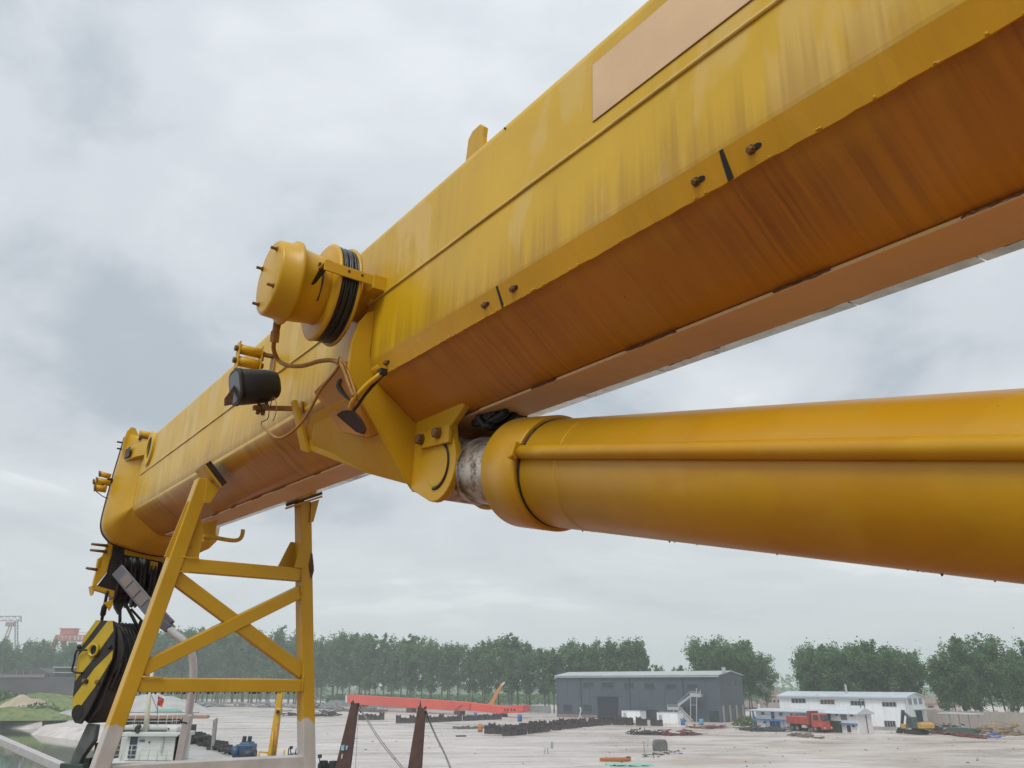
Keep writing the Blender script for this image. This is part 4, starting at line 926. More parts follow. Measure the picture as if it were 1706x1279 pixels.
# ================================================================== THE YARD: BUILDINGS
class Facade:
    """vertical wall plane from ground point A to B; px() gives (x, z) on it; box() places a box proud of or behind it"""
    def __init__(s, A, B): s.A, s.B = A, B; s.x = (B-A).normalized(); s.n = Vector((-s.x.y, s.x.x, 0)); s.n = s.n if s.n.y > 0 else -s.n; s.L = (B-A).length
    def px(s, px, py):
        r = ray(px, py); k = (s.A-CAMP).dot(s.n)/r.dot(s.n); p = CAMP + r*k - s.A; return p.dot(s.x), p.z
    def pt(s, x, y, z): return s.A + s.x*x + s.n*y + Vector((0,0,z))
    def bx(s, x0, x1, y0, y1, z0, z1, mb=None):
        return (mb or MB()).hexa([s.pt(x,y,z0) for x,y in ((x0,y0),(x1,y0),(x1,y1),(x0,y1))] + [s.pt(x,y,z1) for x,y in ((x0,y0),(x1,y0),(x1,y1),(x0,y1))])
    def rect(s, x0, x1, y0, y1, d0, d1):           # pixel rectangle
        a, za = s.px(x0, (y0+y1)/2); b, zb = s.px(x1, (y0+y1)/2); xm = (x0+x1)/2
        return s.bx(a, b, d0, d1, s.px(xm, y1)[1], s.px(xm, y0)[1])
def siding(name, colr, horiz=True, rough=.5, scale=2.2):
    m, t, b = newmat(name)
    c = mix(t, ramp(t, noise(t, .25, 5, sc=(1,1,.5)), .3, .7), tuple(x*.88 for x in colr), tuple(x*1.08 for x in colr))
    c = mix(t, mul(t, ramp(t, noise(t, 1.2, 5, sc=(1,1,.12)), .5, .8), .3), c, tuple(x*.7 for x in colr))
    t.links.new(c, b.inputs['Base Color']); b.inputs['Roughness'].default_value = rough
    w = nd(t, 'ShaderNodeTexWave', bands_direction='Z' if horiz else 'X'); w.inputs['Scale'].default_value = scale
    t.links.new(nd(t, 'ShaderNodeTexCoord').outputs['Object'], w.inputs['Vector']); bump(t, b, w.outputs['Fac'], .35, .08); return m
M_GW = siding('grey_siding', (.060,.080,.106)); M_GR = plain('pale_roof', (.42,.45,.46), .5, var=.1, scale=.3)
M_GLS = plain('dark_glass', (.03,.04,.05), .2, var=.3, scale=.5); M_DOOR = plain('dark_door', (.008,.014,.028), .5, var=.2)
M_WW = siding('white_siding', (.78,.81,.83), False, .5, 1.2); M_BLT = plain('blue_trim', (.06,.16,.38), .5, var=.15, scale=1); M_PRE = siding('prefab_white', (.74,.73,.73), False, .5, 1.0)
M_ROOFB = plain('blue_white_roof', (.50,.55,.59), .45, var=.1, scale=.5); M_GALV = plain('stair_galvanised', (.42,.44,.45), .5, .2, var=.15)

def gable(name, label, A, B, W, hA, hB, ridge, wall, roof, front=True):
    F = Facade(A, B); t = thing(name, label, 'building', A)
    L = F.L; h = (hA+hB)/2
    part('wall', MB().prism([F.pt(0,0,0),F.pt(0,W,0),F.pt(0,W,h),F.pt(0,W*.5,h+ridge),F.pt(0,0,h)], F.x*L), wall, t)
    for sgn in (0,1):
        y0, y1 = (-.35, W*.5) if sgn == 0 else (W*.5+.002, W+.35)
        z0, z1 = (h-.35*ridge/(W*.5), h+ridge) if sgn == 0 else (h+ridge, h-.35*ridge/(W*.5))
        part('roof_panel', MB().hexa([F.pt(-.3,y0,z0+.02),F.pt(L+.3,y0,z0+.02),F.pt(L+.3,y1,z1+.02),F.pt(-.3,y1,z1+.02),F.pt(-.3,y0,z0+.22),F.pt(L+.3,y0,z0+.22),F.pt(L+.3,y1,z1+.22),F.pt(-.3,y1,z1+.22)]), roof, t)
    return F, t, h
# ---- big grey warehouse
F, gw, h = gable('grey_warehouse', 'big dark grey steel warehouse with an outside stair', GP(928,1194), GP(1204,1203.5), 11.5, Facade(GP(928,1194), GP(1204,1203.5)).px(928,1122)[1], Facade(GP(928,1194), GP(1204,1203.5)).px(1204,1130)[1], .8, M_GW, M_GR)
for x in (980,1012,1048,1082,1118,1153): 
    w_ = part('window', F.rect(x-8,x+8,1136+(x-946)*.02,1143+(x-946)*.02,-.05,.02), M_GLS, gw); part('sill', F.rect(x-8.5,x+8.5,1143.2+(x-946)*.02,1144.2+(x-946)*.02,-.12,.0), M_GW, w_)
for x in (946,979): 
    w_ = part('window', F.rect(x-7,x+7,1174,1185,-.05,.02), M_GLS, gw); part('sill', F.rect(x-7.5,x+7.5,1185.2,1186.2,-.12,.0), M_GW, w_)
d_ = part('sliding_door', F.rect(996,1030,1160,1198,-.10,.0), M_DOOR, gw); part('door_rail', F.rect(994,1032,1158.5,1160.3,-.2,-.02), M_GW, d_)
part('base_course', F.rect(928,995,1190,1195.5,-.12,.0), plain('base_concrete', (.22,.17,.16), .8), gw)
part('doorway', F.rect(1076,1096,1182,1196,-.05,.02), M_GLS, gw); part('doorway', F.rect(1182,1198,1184,1204,-.05,.02), M_GLS, gw)
part('bracing_strip', F.rect(1030.5,1034,1178,1199,-.06,.0), M_GW, gw)
M_RIB = siding('grey_rib', (.050,.068,.092))
for k in range(1,13): part('cladding_rib', F.bx(F.L*k/13-.05, F.L*k/13+.05, -.045, .0, .3, h-.1), M_RIB, gw)
part('gutter', F.bx(-.2, F.L+.2, -.55, -.36, h-.32, h-.12), M_GR, gw)
for k in (2.2,6.3,10.4): part('downpipe', F.bx(F.L*k/13-.08, F.L*k/13+.08, -.22, -.05, .2, h-.3), M_RIB, gw)
G2 = Facade(GP(1204,1203.5), GP(1204,1203.5) + F.n*11.5)
G2.n = -F.x if (-F.x).dot(F.x) < 0 else F.x
for k in range(3):
    part('window', G2.bx(1.6+k*3.2,3.2+k*3.2,-.05,.02,7.2,8.3), M_GLS, gw)
for k in range(4): part('pilaster', G2.bx(.4+k*3.2,.9+k*3.2,-.25,.0,0,3.2), plain('base_concrete2', (.30,.30,.29), .8), gw)
for k in range(3): part('bay_opening', G2.bx(1.0+k*3.2,3.4+k*3.2,-.06,.0,.1,2.9), M_GLS, gw)
part('roof_vent', MB().box(F.pt(43,3,h+1.2),(.7,.7,.9)), M_GR, gw)
# outside stair
st = thing('outside_stair', 'galvanised zigzag stair on the warehouse front', 'stairs', F.pt(*[F.px(1150,1205)[0], -1.4, 0]))
def sp(px, py, y=-1.2): x, z = F.px(px, py); return F.pt(x, y, z)
part('upper_flight', MB().prism([sp(1137,1172),sp(1160,1156),sp(1160,1160),sp(1138,1177)], F.n*-1.0), M_GALV, st); part('lower_flight', MB().prism([sp(1133,1180),sp(1138,1178),sp(1163,1204),sp(1156,1205)], F.n*-1.0), M_GALV, st)
part('landing', MB().prism([sp(1121,1177),sp(1140,1177),sp(1140,1182),sp(1121,1182)], F.n*-1.2), M_GALV, st); part('top_landing', MB().prism([sp(1158,1154),sp(1175,1156),sp(1175,1161),sp(1158,1160)], F.n*-1.2), M_GALV, st)
for x, y0, y1 in ((1131,1180,1204),(1159,1160,1204),(1169,1160,1206),(1121,1174,1182),(1175,1150,1160),(1168.5,1146,1156)): part('stair_post', MB().bar(sp(x,y0,-2.3),sp(x,y1,-2.3),.16,.16,(0,1,0)), M_GALV, st)
for a, b in (((1121,1174),(1137,1174)),((1137,1170),(1158,1152)),((1158,1152),(1175,1153)),((1138,1174),(1163,1199)),((1158,1174),(1170,1174))): part('handrail', MB().bar(sp(*a,-2.3),sp(*b,-2.3),.09,.09,(0,1,0)), M_GALV, st)
solo('stair_person', MB().tube([sp(1135,1177,-1.8),sp(1135,1171,-1.8)],.25,8,radii=[.26,.16]), plain('dark_clothes',(.04,.045,.06),.9), sp(1135,1177,-1.8), 'dark bundle on the lower stair landing', 'bundle') if False else None
# white cabins in front of the warehouse
for (x0,x1,y0,y1,Y,l) in ((1036,1067,1184,1199,-9,'white cabin box left of the warehouse stair, beside the big door'), (1095,1130,1187,1205,-8,'white cabin box right under the warehouse stair landing')):
    a, z0 = F.px(x0,y1); p = GP(x0,y1); F2 = Facade(p, GP(x1,y1+1.2)); hh = F2.px(x0,y0)[1]
    t = thing('site_cabin', l, 'cabin', p, 'white site cabins'); part('shell', F2.bx(0,F2.L,0,2.4,0,hh), M_WW, t, .04); part('door', F2.bx(F2.L*.1,F2.L*.25,-.03,.01,.1,hh*.8), plain('cabin_grey',(.36,.37,.38),.6), t)
    part('roof_edge', F2.bx(-.06,F2.L+.06,-.06,2.46,hh+.003,hh+.08), M_GR, t)

# ---- white warehouse
A, Bp = GP(1303,1209), GP(1518,1218)
F, wwh, h = gable('white_warehouse', 'long white steel warehouse with four strip windows', A, Bp, 8.5, Facade(A,Bp).px(1303,1159)[1], Facade(A,Bp).px(1518,1164)[1], .7, M_WW, M_ROOFB)
F_W = F
def panes(x0,x1,y0,y1,n,parent,mat=M_GLS,FF=None):
    FF = FF or F
    w_ = part('window', FF.rect(x0-.8,x1+.8,y0-.6,y1+.6,-.05,.0), M_GALV, parent)
    for k in range(n):
        a = x0 + (x1-x0)*k/n; b = x0 + (x1-x0)*(k+1)/n; part('pane', FF.rect(a+.5,b-.5,y0,y1,-.075,-.04), mat, w_)
M_GLR = plain('reddish_glass', (.13,.07,.06), .3, var=.3)
for x0,y0,m_ in ((1319,1164,M_GLS),(1367,1166,M_GLR),(1417.5,1168,M_GLS),(1470,1170,M_GLS)): panes(x0,x0+23,y0,y0+6.5,4,wwh,m_)
panes(1474,1492,1201,1210.5,4,wwh)
part('downpipe', F.rect(1361,1362.3,1157,1163,-.1,.0), M_GALV, wwh); part('corner_trim', F.rect(1511,1512,1160,1217,-.06,.0), M_GALV, wwh)
M_RIBW = siding('white_rib', (.66,.69,.71), False, .5, 1.2)
for k in range(1,12): part('cladding_rib', F.bx(F.L*k/12-.04, F.L*k/12+.04, -.035, .0, .2, h-.1), M_RIBW, wwh)
part('gutter', F.bx(-.2, F.L+.2, -.52, -.36, h-.28, h-.10), M_GALV, wwh)
part('plinth', F.bx(-.03, F.L+.03, -.05, .0, 0, .55), plain('plinth_dirt',(.36,.34,.31),.9,var=.3,scale=.5), wwh)
G3 = Facade(Bp, Bp + F.n*8.5); G3.n = -F.x
for k in range(3): part('window', G3.bx(1.0+k*2.4,2.4+k*2.4,-.05,.0,4.2,5.2), plain('pale_glass',(.25,.30,.33),.3), wwh)
part('door_opening', G3.bx(3.4,6.2,-.06,.0,0,3.2), M_DOOR, wwh); part('canopy', G3.bx(2.8,7.6,-1.4,.0,3.3,3.42), M_GALV, wwh)
part('chimney', MB().box(F.pt(F.L*.52,2.5,h+1.4),(.3,.3,1.6)), M_GALV, wwh)

# ---- two-storey prefab office with blue trim
A2, B2 = GP(1262,1211.5), GP(1437,1221.5)
F = Facade(A2, B2); po_ = thing('prefab_office', 'two-storey white prefab office with blue trim before the white warehouse', 'building', A2)
hl = 3.05*1.9
xs = F.px(1385,1200)[0]; xe = F.L
zt = F.px(1262,1184)[1]; z1 = F.px(1262,1198)[1]
zt2 = zt
part('wall', F.bx(0, xs, 0, 3.2, 0, zt), M_PRE, po_); part('wall', F.bx(xs+.01, xe, -.9, 3.2, 0, zt+.1), M_PRE, po_)
part('roof_panel', MB().hexa([F.pt(-.8,-1.0,zt+.02),F.pt(xs,-1.0,zt+.02),F.pt(xs,3.6,zt+.3),F.pt(-.8,3.6,zt+.3),F.pt(-.8,-1.0,zt+.16),F.pt(xs,-1.0,zt+.16),F.pt(xs,3.6,zt+.44),F.pt(-.8,3.6,zt+.44)]), M_ROOFB, po_)
part('roof_panel', MB().prism([F.pt(xs-.4,-1.6,zt+.12),F.pt(xs-.4,1.0,zt+1.0),F.pt(xs-.4,3.6,zt+.12),F.pt(xs-.4,3.6,zt+.02),F.pt(xs-.4,-1.6,zt+.02)], F.x*(xe-xs+.9)), M_ROOFB, po_)
part('floor_band', F.bx(-.05, xs, -.9, .0, z1-.12, z1+.16), M_BLT, po_); part('floor_band', F.bx(xs, xe, -1.5, -.9, z1-.1, z1+.1), M_BLT, po_)
part('corner_post', F.bx(-.12,.02,-.95,-.8,0,zt), M_BLT, po_)
for x in (1281,1297,1310,1345): part('corner_post', F.bx(F.px(x,1200)[0]-.05,F.px(x,1200)[0]+.05,-.9,-.8,0,z1), M_BLT, po_)
part('rail', F.bx(-.05, xs, -.92, -.86, z1+.9, z1+.97), M_BLT, po_)
def win(x0,x1,y0,y1,mat=M_GLS,d=0.0):
    w_ = part('window', F.rect(x0,x1,y0,y1,d-.06,d), M_GALV, po_); part('pane', F.rect(x0+.6,x1-.6,y0+.5,y1-.5,d-.085,d-.05), mat, w_)
for x0,x1,y0,y1 in ((1268,1274,1186,1191),(1298,1304,1187,1192.5),(1317,1321,1188,1193)): win(x0,x1,y0,y1)
part('door', F.rect(1285,1290,1186,1198,-.06,.0), plain('brown_door',(.10,.06,.05),.6), po_); part('door', F.rect(1325,1330,1190,1199,-.06,.0), plain('teal_door',(.10,.25,.30),.6), po_)
part('shop_front', F.rect(1283,1300,1200,1212,-.08,.0), plain('blue_shop',(.03,.06,.16),.5), po_); win(1272,1277,1201,1205)
part('upper_panel', F.rect(1330,1375,1190,1199,-.04,.0), plain('greenish_panel',(.36,.42,.40),.6), po_)
win(1397,1402,1186,1192,d=-.9); win(1421,1427,1187.5,1193.5,d=-.9); part('door', F.rect(1406,1416,1187,1199,-.96,-.9), plain('grey_door',(.16,.16,.17),.6), po_)
part('door', F.rect(1417,1423,1208,1219,-.96,-.9), M_GLS, po_); win(1425,1430,1207,1211,d=-.9)
part('dark_doorway', F.rect(1383,1389,1188,1200,-.95,-.88), M_GLS, po_)
for x in (1440,1447): part('stair_post', MB().bar(GP(x,1221),Vector((GP(x,1221).x,GP(x,1221).y,5.2)),.09,.09,(0,1,0)), M_SHB, po_)
for z in (2.4,5.2): part('stair_bar', MB().bar(GP(1440,1221)+Vector((0,0,z)),GP(1447,1221)+Vector((0,0,z)),.08,.08), M_SHB, po_)
part('shrub_wall', F.rect(1372,1408,1200,1219,-1.6,-1.0), plain('dark_netting',(.02,.03,.022),.9,var=.5,scale=1.5,bmp=.6), po_)

# ================================================================== VEHICLES AND PLANT
def wheel(parent, c, r, w, ax):
    wl_ = part('wheel', MB().cyl(V3(c)-V3(ax)*w/2, V3(c)+V3(ax)*w/2, r, seg=18), M_BLK, parent, .03); part('rim', MB().cyl(V3(c)-V3(ax)*(w/2+.02), V3(c)+V3(ax)*(w/2+.02), r*.5, seg=14), plain('rim_grey',(.25,.2,.19),.6), wl_)
M_RED = plain('truck_red', (.40,.06,.042), .45, var=.2, scale=1.2, rust=.05)
# dump truck: x along its length (cab at the right)
Ta = GP(1312,1217); Tb = GP(1371,1221); F = Facade(Ta, Tb); tk = thing('dump_truck', 'red dump truck parked before the prefab office', 'truck', Ta)
L = F.L
part('dump_bed', F.bx(0, L*.64, 0, 2.3, 1.15, 2.35), M_RED, tk, .05)
for k in range(6): part('bed_rib', F.bx(L*(.05+.1*k), L*(.07+.1*k), -.07, .0, 1.15, 2.3), M_RED, tk)
part('headboard', F.bx(L*.62, L*.68, 0, 2.3, 1.1, 3.3), plain('dark_red',(.22,.03,.025),.5), tk, .04)
part('cab', MB().hexa([F.pt(L*.71,0,.8),F.pt(L,0,.8),F.pt(L,2.3,.8),F.pt(L*.71,2.3,.8),F.pt(L*.71,.08,2.95),F.pt(L*.94,.08,2.95),F.pt(L*.94,2.2,2.95),F.pt(L*.71,2.2,2.95)]), M_RED, tk, .12)
part('side_window', MB().hexa([F.pt(L*.78,-.02,1.95),F.pt(L*.92,-.02,1.95),F.pt(L*.92,.1,1.95),F.pt(L*.78,.1,1.95),F.pt(L*.78,.02,2.7),F.pt(L*.90,.02,2.7),F.pt(L*.90,.1,2.7),F.pt(L*.78,.1,2.7)]), M_GLS, tk)
part('windscreen', MB().hexa([F.pt(L*.985,.2,1.9),F.pt(L*.99,.2,1.9),F.pt(L*.99,2.1,1.9),F.pt(L*.985,2.1,1.9),F.pt(L*.95,.25,2.75),F.pt(L*.957,.25,2.75),F.pt(L*.957,2.05,2.75),F.pt(L*.95,2.05,2.75)]), M_GLS, tk)
part('chassis', F.bx(.1, L*.98, .6, 1.7, .65, 1.1), M_DARK, tk); part('bumper', F.bx(L*.96, L*1.03, 0, 2.3, .5, .95), M_RED, tk, .04); part('tank', F.bx(L*.42,L*.55,.05,.6,.6,1.05), plain('tank_white',(.5,.48,.45),.5), tk, .05)
part('headlight', MB().cyl(F.pt(L*1.03,.35,.75),F.pt(L*1.04,.35,.75),.12,seg=12), M_SHW, tk); part('headlight', MB().cyl(F.pt(L*1.03,1.95,.75),F.pt(L*1.04,1.95,.75),.12,seg=12), M_SHW, tk)
for x in (.14,.29,.80):
    for y in (.25,2.05): wheel(tk, F.pt(L*x,y,.52), .52, .4, F.n)
# excavator
M_EXY = plain('excavator_yellow',(.48,.29,.04),.55,var=.25); M_EXG = plain('excavator_green',(.05,.085,.075),.5,var=.3)
Ea, Eb = GP(1487,1221), GP(1540,1225); F = Facade(Ea, Eb); ex = thing('excavator', 'green and yellow tracked excavator at the white warehouse corner', 'excavator', Ea); L = F.L
def e_(px,py,y=0): x, z = F.px(px,py); return F.pt(x,y,z)
for y in (0,1.7):
    pts = [F.pt(L*.33,y,.35),F.pt(L*.38,y,.05),F.pt(L*.82,y,.05),F.pt(L*.88,y,.35),F.pt(L*.84,y,.7),F.pt(L*.37,y,.7)]
    part('track', MB().prism(pts, F.n*.5), M_DARK, ex, .05)
part('turntable', MB().cyl(F.pt(L*.62,1.1,.6),F.pt(L*.62,1.1,.95),.7,seg=18), M_DARK, ex)
part('body', MB().prism([F.pt(L*.55,-.1,.95),F.pt(L*1.0,-.1,.95),F.pt(L*1.0,-.1,1.6),F.pt(L*.93,-.1,1.95),F.pt(L*.72,-.1,1.9),F.pt(L*.55,-.1,1.5)], F.n*2.4), M_EXG, ex, .06)
part('counterweight', MB().prism([F.pt(L*.86,-.16,.95),F.pt(L*1.03,-.16,1.0),F.pt(L*1.03,-.16,1.6),F.pt(L*.96,-.16,1.9),F.pt(L*.86,-.16,1.8)], F.n*2.5), M_EXY, ex, .1)
cb_ = part('cab', MB().prism([F.pt(L*.50,-.1,.98),F.pt(L*.72,-.1,.98),F.pt(L*.72,-.1,2.6),F.pt(L*.55,-.1,2.6),F.pt(L*.50,-.1,1.8)], F.n*1.0), M_EXG, ex, .05); part('cab_window', MB().prism([F.pt(L*.54,-.12,1.6),F.pt(L*.70,-.12,1.6),F.pt(L*.70,-.12,2.5),F.pt(L*.57,-.12,2.5)], F.n*.03), M_GLS, cb_)
part('boom', MB().bar(e_(1512,1210,1.2),e_(1509,1197,1.2),.42,.5,F.n,.36,.5).bar(e_(1509,1198,1.2),e_(1495,1186,1.2),.36,.5,F.n,.3,.4), M_EXG, ex, .03)
part('boom_ram', MB().tube([e_(1510,1209,.9),e_(1503,1192,.9)],.09,8), plain('ram_dark',(.05,.05,.05),.4), ex); part('stick', MB().bar(e_(1495,1183,1.2),e_(1493,1212,1.2),.34,.55,F.n,.3,.4), M_EXG, ex, .03)
part('stick_ram', MB().tube([e_(1499,1186,.9),e_(1496,1205,.9)],.08,8), M_DARK, ex)
part('bucket', MB().prism([e_(1490,1212,.7),e_(1497,1211,.7),e_(1496,1218,.7),e_(1489,1222,.7),e_(1487,1219,.7)], F.n*1.0), M_DARK, ex, .04); part('yellow_step', F.bx(L*.33,L*.48,-.15,.3,.8,1.5), M_EXY, ex, .06)

# ================================================================== RED BOX GIRDER with an orange mobile crane behind
M_GIR = plain('girder_red', (.62,.065,.035), .5, var=.12, scale=.2)
GL, GR, GM = GP(579,1182), GP(868,1196), GP(760,1188.5)
F = Facade(GL, GR); gi = thing('red_girder', 'long bright red steel box girder lying across the yard', 'girder', GL)
def gpt(px,py,y=0): x, z = F.px(px,py); return F.pt(x,y,z)
part('box_section', MB().prism([gpt(578,1157),gpt(640,1161),gpt(700,1164.5),gpt(782,1170.5),gpt(782,1182),gpt(760,1184),gpt(690,1179.5),gpt(600,1174),gpt(578,1171)], F.n*2.6), M_GIR, gi, .05)
part('tapered_end', MB().prism([gpt(782.3,1171),gpt(845,1178),gpt(845,1186),gpt(835,1188.5),gpt(782.3,1184)], F.n*2.4), M_GIR, gi, .05)
e1_ = part('end_block', MB().prism([gpt(845.5,1178),gpt(852,1176),gpt(871,1174.5),gpt(871,1184),gpt(862,1187.5),gpt(845.5,1188)], F.n*2.2), M_GIR, gi, .05)
for x in (841,846,852,857): part('access_hole', MB().cyl(gpt(x,1182.5,-.02),gpt(x,1182.5,.3),.32,seg=14), M_BLK, gi)
part('end_plate', MB().prism([gpt(575.5,1158),gpt(578,1157),gpt(578,1171),gpt(575.5,1170)], F.n*2.6), plain('girder_white',(.62,.62,.60),.6), gi)
part('web_plate', MB().prism([gpt(755,1183),gpt(768,1173),gpt(772,1174),gpt(760,1184)], F.n*-.12), plain('girder_dark_red',(.36,.05,.04),.5), gi)
part('web_plate', MB().prism([gpt(782,1174),gpt(784,1172),gpt(784,1184),gpt(782,1183)], F.n*-.15), plain('girder_dark_red',(.36,.05,.04),.5), gi)
for x, yb in ((600,1180),(680,1186),(760,1190.5),(830,1194)): 
    a, z = F.px(x, 1175+ (x-600)*.058); part('trestle_stand', F.bx(a-1.2,a+1.2,.2,2.0,0,max(.5,F.px(x,1173+(x-578)*.0635)[1])), M_HOLD, gi)
mc = thing('mobile_crane', 'orange mobile crane jib rising behind the red girder', 'crane', GP(822,1192))
Y = GP(822,1191).y
part('jib', MB().bar(YP(816,1176,Y),YP(836,1140,Y),1.1,.9,(0,1,0),.6,.6), plain('crane_orange',(.60,.24,.03),.5), mc, .05); part('jib_tip', MB().bar(YP(836,1141,Y),YP(841,1136,Y),.6,.7,(0,1,0),.3,.3), M_SHW, mc); part('cab', W_(800,818,1174,1182,Y,2.4), plain('crane_yellow2',(.5,.33,.08),.5), mc, .1)
part('chassis', W_(796,830,1180,1184,Y,2.6), M_DARK, mc)

# ================================================================== ROWS OF DARK CONCRETE-MOULD BLOCKS
M_BLKR = plain('block_brown', (.055,.042,.042), .8, var=.4, scale=.7, rust=.15, rustcol=(.12,.06,.045))
def block_mesh(w, d, h):
    mb = MB(); t_ = w*.2
    mb.prism([(-w/2,-d/2,0),(w/2,-d/2,0),(w/2,-d/2,h),(w/2-t_,-d/2,h),(w/2-t_,-d/2,h*.55),(-w/2+t_,-d/2,h*.55),(-w/2+t_,-d/2,h),(-w/2,-d/2,h)], (0,d,0)); mb.span((-w/2+t_+.01,-d*.2,h*.56),(w/2-t_-.01,d*.2,h*.9))
    return mb
BLKM = [block_mesh(1.05,1.3,1.25).mesh(), block_mesh(1.0,1.2,1.45).mesh(), block_mesh(1.15,1.3,1.05).mesh()]
for m_ in BLKM: m_.materials.append(M_BLKR)
def blocks(x0,y0,x1,y1,n,label,group,stack=1,jit=.15):
    for i in range(n):
        p = GP(x0 + (x1-x0)*i/max(1,n-1), y0 + (y1-y0)*i/max(1,n-1))
        o = bpy.data.objects.new('mould_block', rnd.choice(BLKM)); col.objects.link(o)
        o.location = p + Vector((rnd.uniform(-jit,jit), rnd.uniform(-jit,jit), 0)); o.rotation_euler.z = rnd.uniform(-.12,.12); s_ = rnd.uniform(.88,1.1); o.scale = (s_,s_,rnd.uniform(.85,1.15))
        tag(o, ORD[i] + ' ' + label, 'steel mould', group)
blocks(601,1199.5,636,1199,6,'mould block from left in the short row left of the right spud','short row of mould blocks by the left spud')
blocks(664,1204.5,693,1204,5,'mould block from left in the short row just behind the right spud','row of mould blocks behind the right spud')
blocks(712,1203.5,790,1200,11,'mould block from left in the long row under the red girder','long row of mould blocks under the girder')
blocks(794,1199.8,832,1198,6,'mould block from left in the row end below the orange crane','long row end below the orange crane')
blocks(812,1222,842,1223,5,'mould block from left in the small separate cluster at the yard middle','small cluster of mould blocks')
blocks(848,1226,905,1219,10,'mould block from left in the front line of the big block field','front line of the big block field',jit=.5)
blocks(850,1221,930,1213,13,'mould block from left in the second line of the big block field','second line of the big block field',jit=.5)
blocks(860,1217,960,1208,15,'mould block from left in the third line of the big block field','third line of the big block field',jit=.5)
blocks(915,1217,1010,1207,15,'mould block from left trailing right from the big block field','blocks trailing right from the block field',jit=.5)
blocks(935,1211,1040,1204,17,'mould block from left in the back line toward the warehouse cabins','back line of blocks by the warehouse',jit=.5)
blocks(1000,1207,1100,1209,14,'mould block from left before the white site cabins','blocks before the site cabins',jit=.6)

# ================================================================== SMALL THINGS IN THE YARD
def heap(name, label, cat, pts, n, size, mat, hmax=.8, stuff=True):
    mb = MB(); P_ = [GP(*p) for p in pts]
    for k in range(n):
        i = rnd.randrange(len(P_)-1); p = P_[i].lerp(P_[i+1], rnd.random()); l = rnd.uniform(.3,1.0)*size
        c_ = p + Vector((rnd.uniform(-1,1), rnd.uniform(-1.6,1.6), rnd.uniform(.05,hmax)*rnd.random()+.05)); a_ = rnd.uniform(0,3.14)
        d = Vector((math.cos(a_), math.sin(a_), rnd.uniform(-.15,.2)))*l/2
        mb.bar(c_-d, c_+d, rnd.uniform(.08,.3)*size*.5, rnd.uniform(.05,.2)*size*.5)
    return solo(name, mb, mat, P_[0], label, cat, kind='stuff')
M_SCR = plain('scrap_dark', (.05,.045,.045), .8, var=.5, scale=.8); M_SCR2 = plain('scrap_red', (.17,.06,.05), .8, var=.5, scale=.8); M_GRYT = plain('tarp_grey', (.07,.075,.085), .6, var=.4, scale=.8)
heap('scrap_line', 'low line of dark scrap steel in front of the warehouse', 'scrap', ((1056,1223),(1080,1223),(1105,1224)), 90, 2.0, M_SCR)
heap('scrap_line', 'reddish rusty scrap strip in front of the outside stair', 'scrap', ((1095,1224),(1130,1225),(1160,1224)), 80, 2.0, M_SCR2)
heap('rubble_strip', 'red rubble strip along the foot of the warehouse stair', 'rubble', ((1150,1212),(1180,1214),(1210,1212)), 90, 1.6, M_SCR2)
heap('scrap_line', 'jumbled dark rows behind the block field near the big door', 'scrap', ((945,1207),(1000,1205),(1060,1206)), 110, 1.8, M_SCR)
heap('dark_tarps', 'crumpled dark tarpaulin heap left of the red truck', 'tarpaulin', ((1236,1216),(1262,1218),(1290,1218),(1312,1218)), 130, 2.2, M_GRYT, .7)
heap('timber_scatter', 'loose planks lying on the mud below the red truck', 'planks', ((1322,1224),(1345,1228),(1370,1230)), 18, 3.0, plain('old_plank',(.18,.14,.12),.8), .15)
heap('scrap_line', 'rusty pipes along the ground right of the excavator', 'pipes', ((1560,1222),(1600,1226),(1640,1230)), 70, 3.0, M_SCR2, .6)
heap('junk_heap', 'colourful junk heap with yellow and blue pieces at the right edge', 'junk', ((1635,1222),(1670,1224),(1700,1225)), 90, 2.2, plain('junk_mix',(.30,.22,.14),.7,var=.6,scale=.6), 2.0)
heap('junk_heap', 'yellow machine parts in the junk heap at the right edge', 'junk', ((1640,1219),(1665,1222),(1695,1224)), 22, 2.4, plain('junk_yellow',(.50,.33,.05),.6), 2.6)
heap('junk_heap', 'blue sheets in the junk heap at the right edge', 'junk', ((1650,1228),(1662,1229)), 16, 1.8, plain('junk_blue',(.08,.12,.42),.6), .8)
heap('scrap_line', 'dark gear heap behind the excavator along the fence', 'scrap', ((1545,1216),(1575,1217),(1600,1218)), 70, 2.0, M_SCR, 1.4)
heap('far_stacks', 'pale pipe stacks at the far end of the yard, left', 'pipes', ((330,1178),(400,1177),(500,1180),(560,1182)), 140, 5.0, plain('far_grey',(.27,.26,.27),.8,var=.3,scale=.3), 2.6)
heap('far_stacks', 'dark low stack row left of the left spud', 'steel stack', ((470,1192),(520,1193),(560,1193)), 90, 3.0, M_SCR, 1.3)
heap('far_stacks', 'low brown stacks behind the left end of the girder', 'steel stack', ((560,1185),(600,1185),(640,1187)), 70, 4.0, plain('far_brown',(.17,.14,.14),.8,var=.3,scale=.3), 1.2)
heap('scrap_line', 'thin dark bars on the concrete before the block field', 'scrap', ((765,1214),(800,1213),(860,1210)), 24, 4.0, plain('bar_grey',(.16,.15,.15),.8), .2)
heap('scrap_line', 'loose dark scraps beside the grey concrete lump', 'scrap', ((1085,1262),(1100,1256),(1130,1253)), 36, .9, M_SCR, .2)
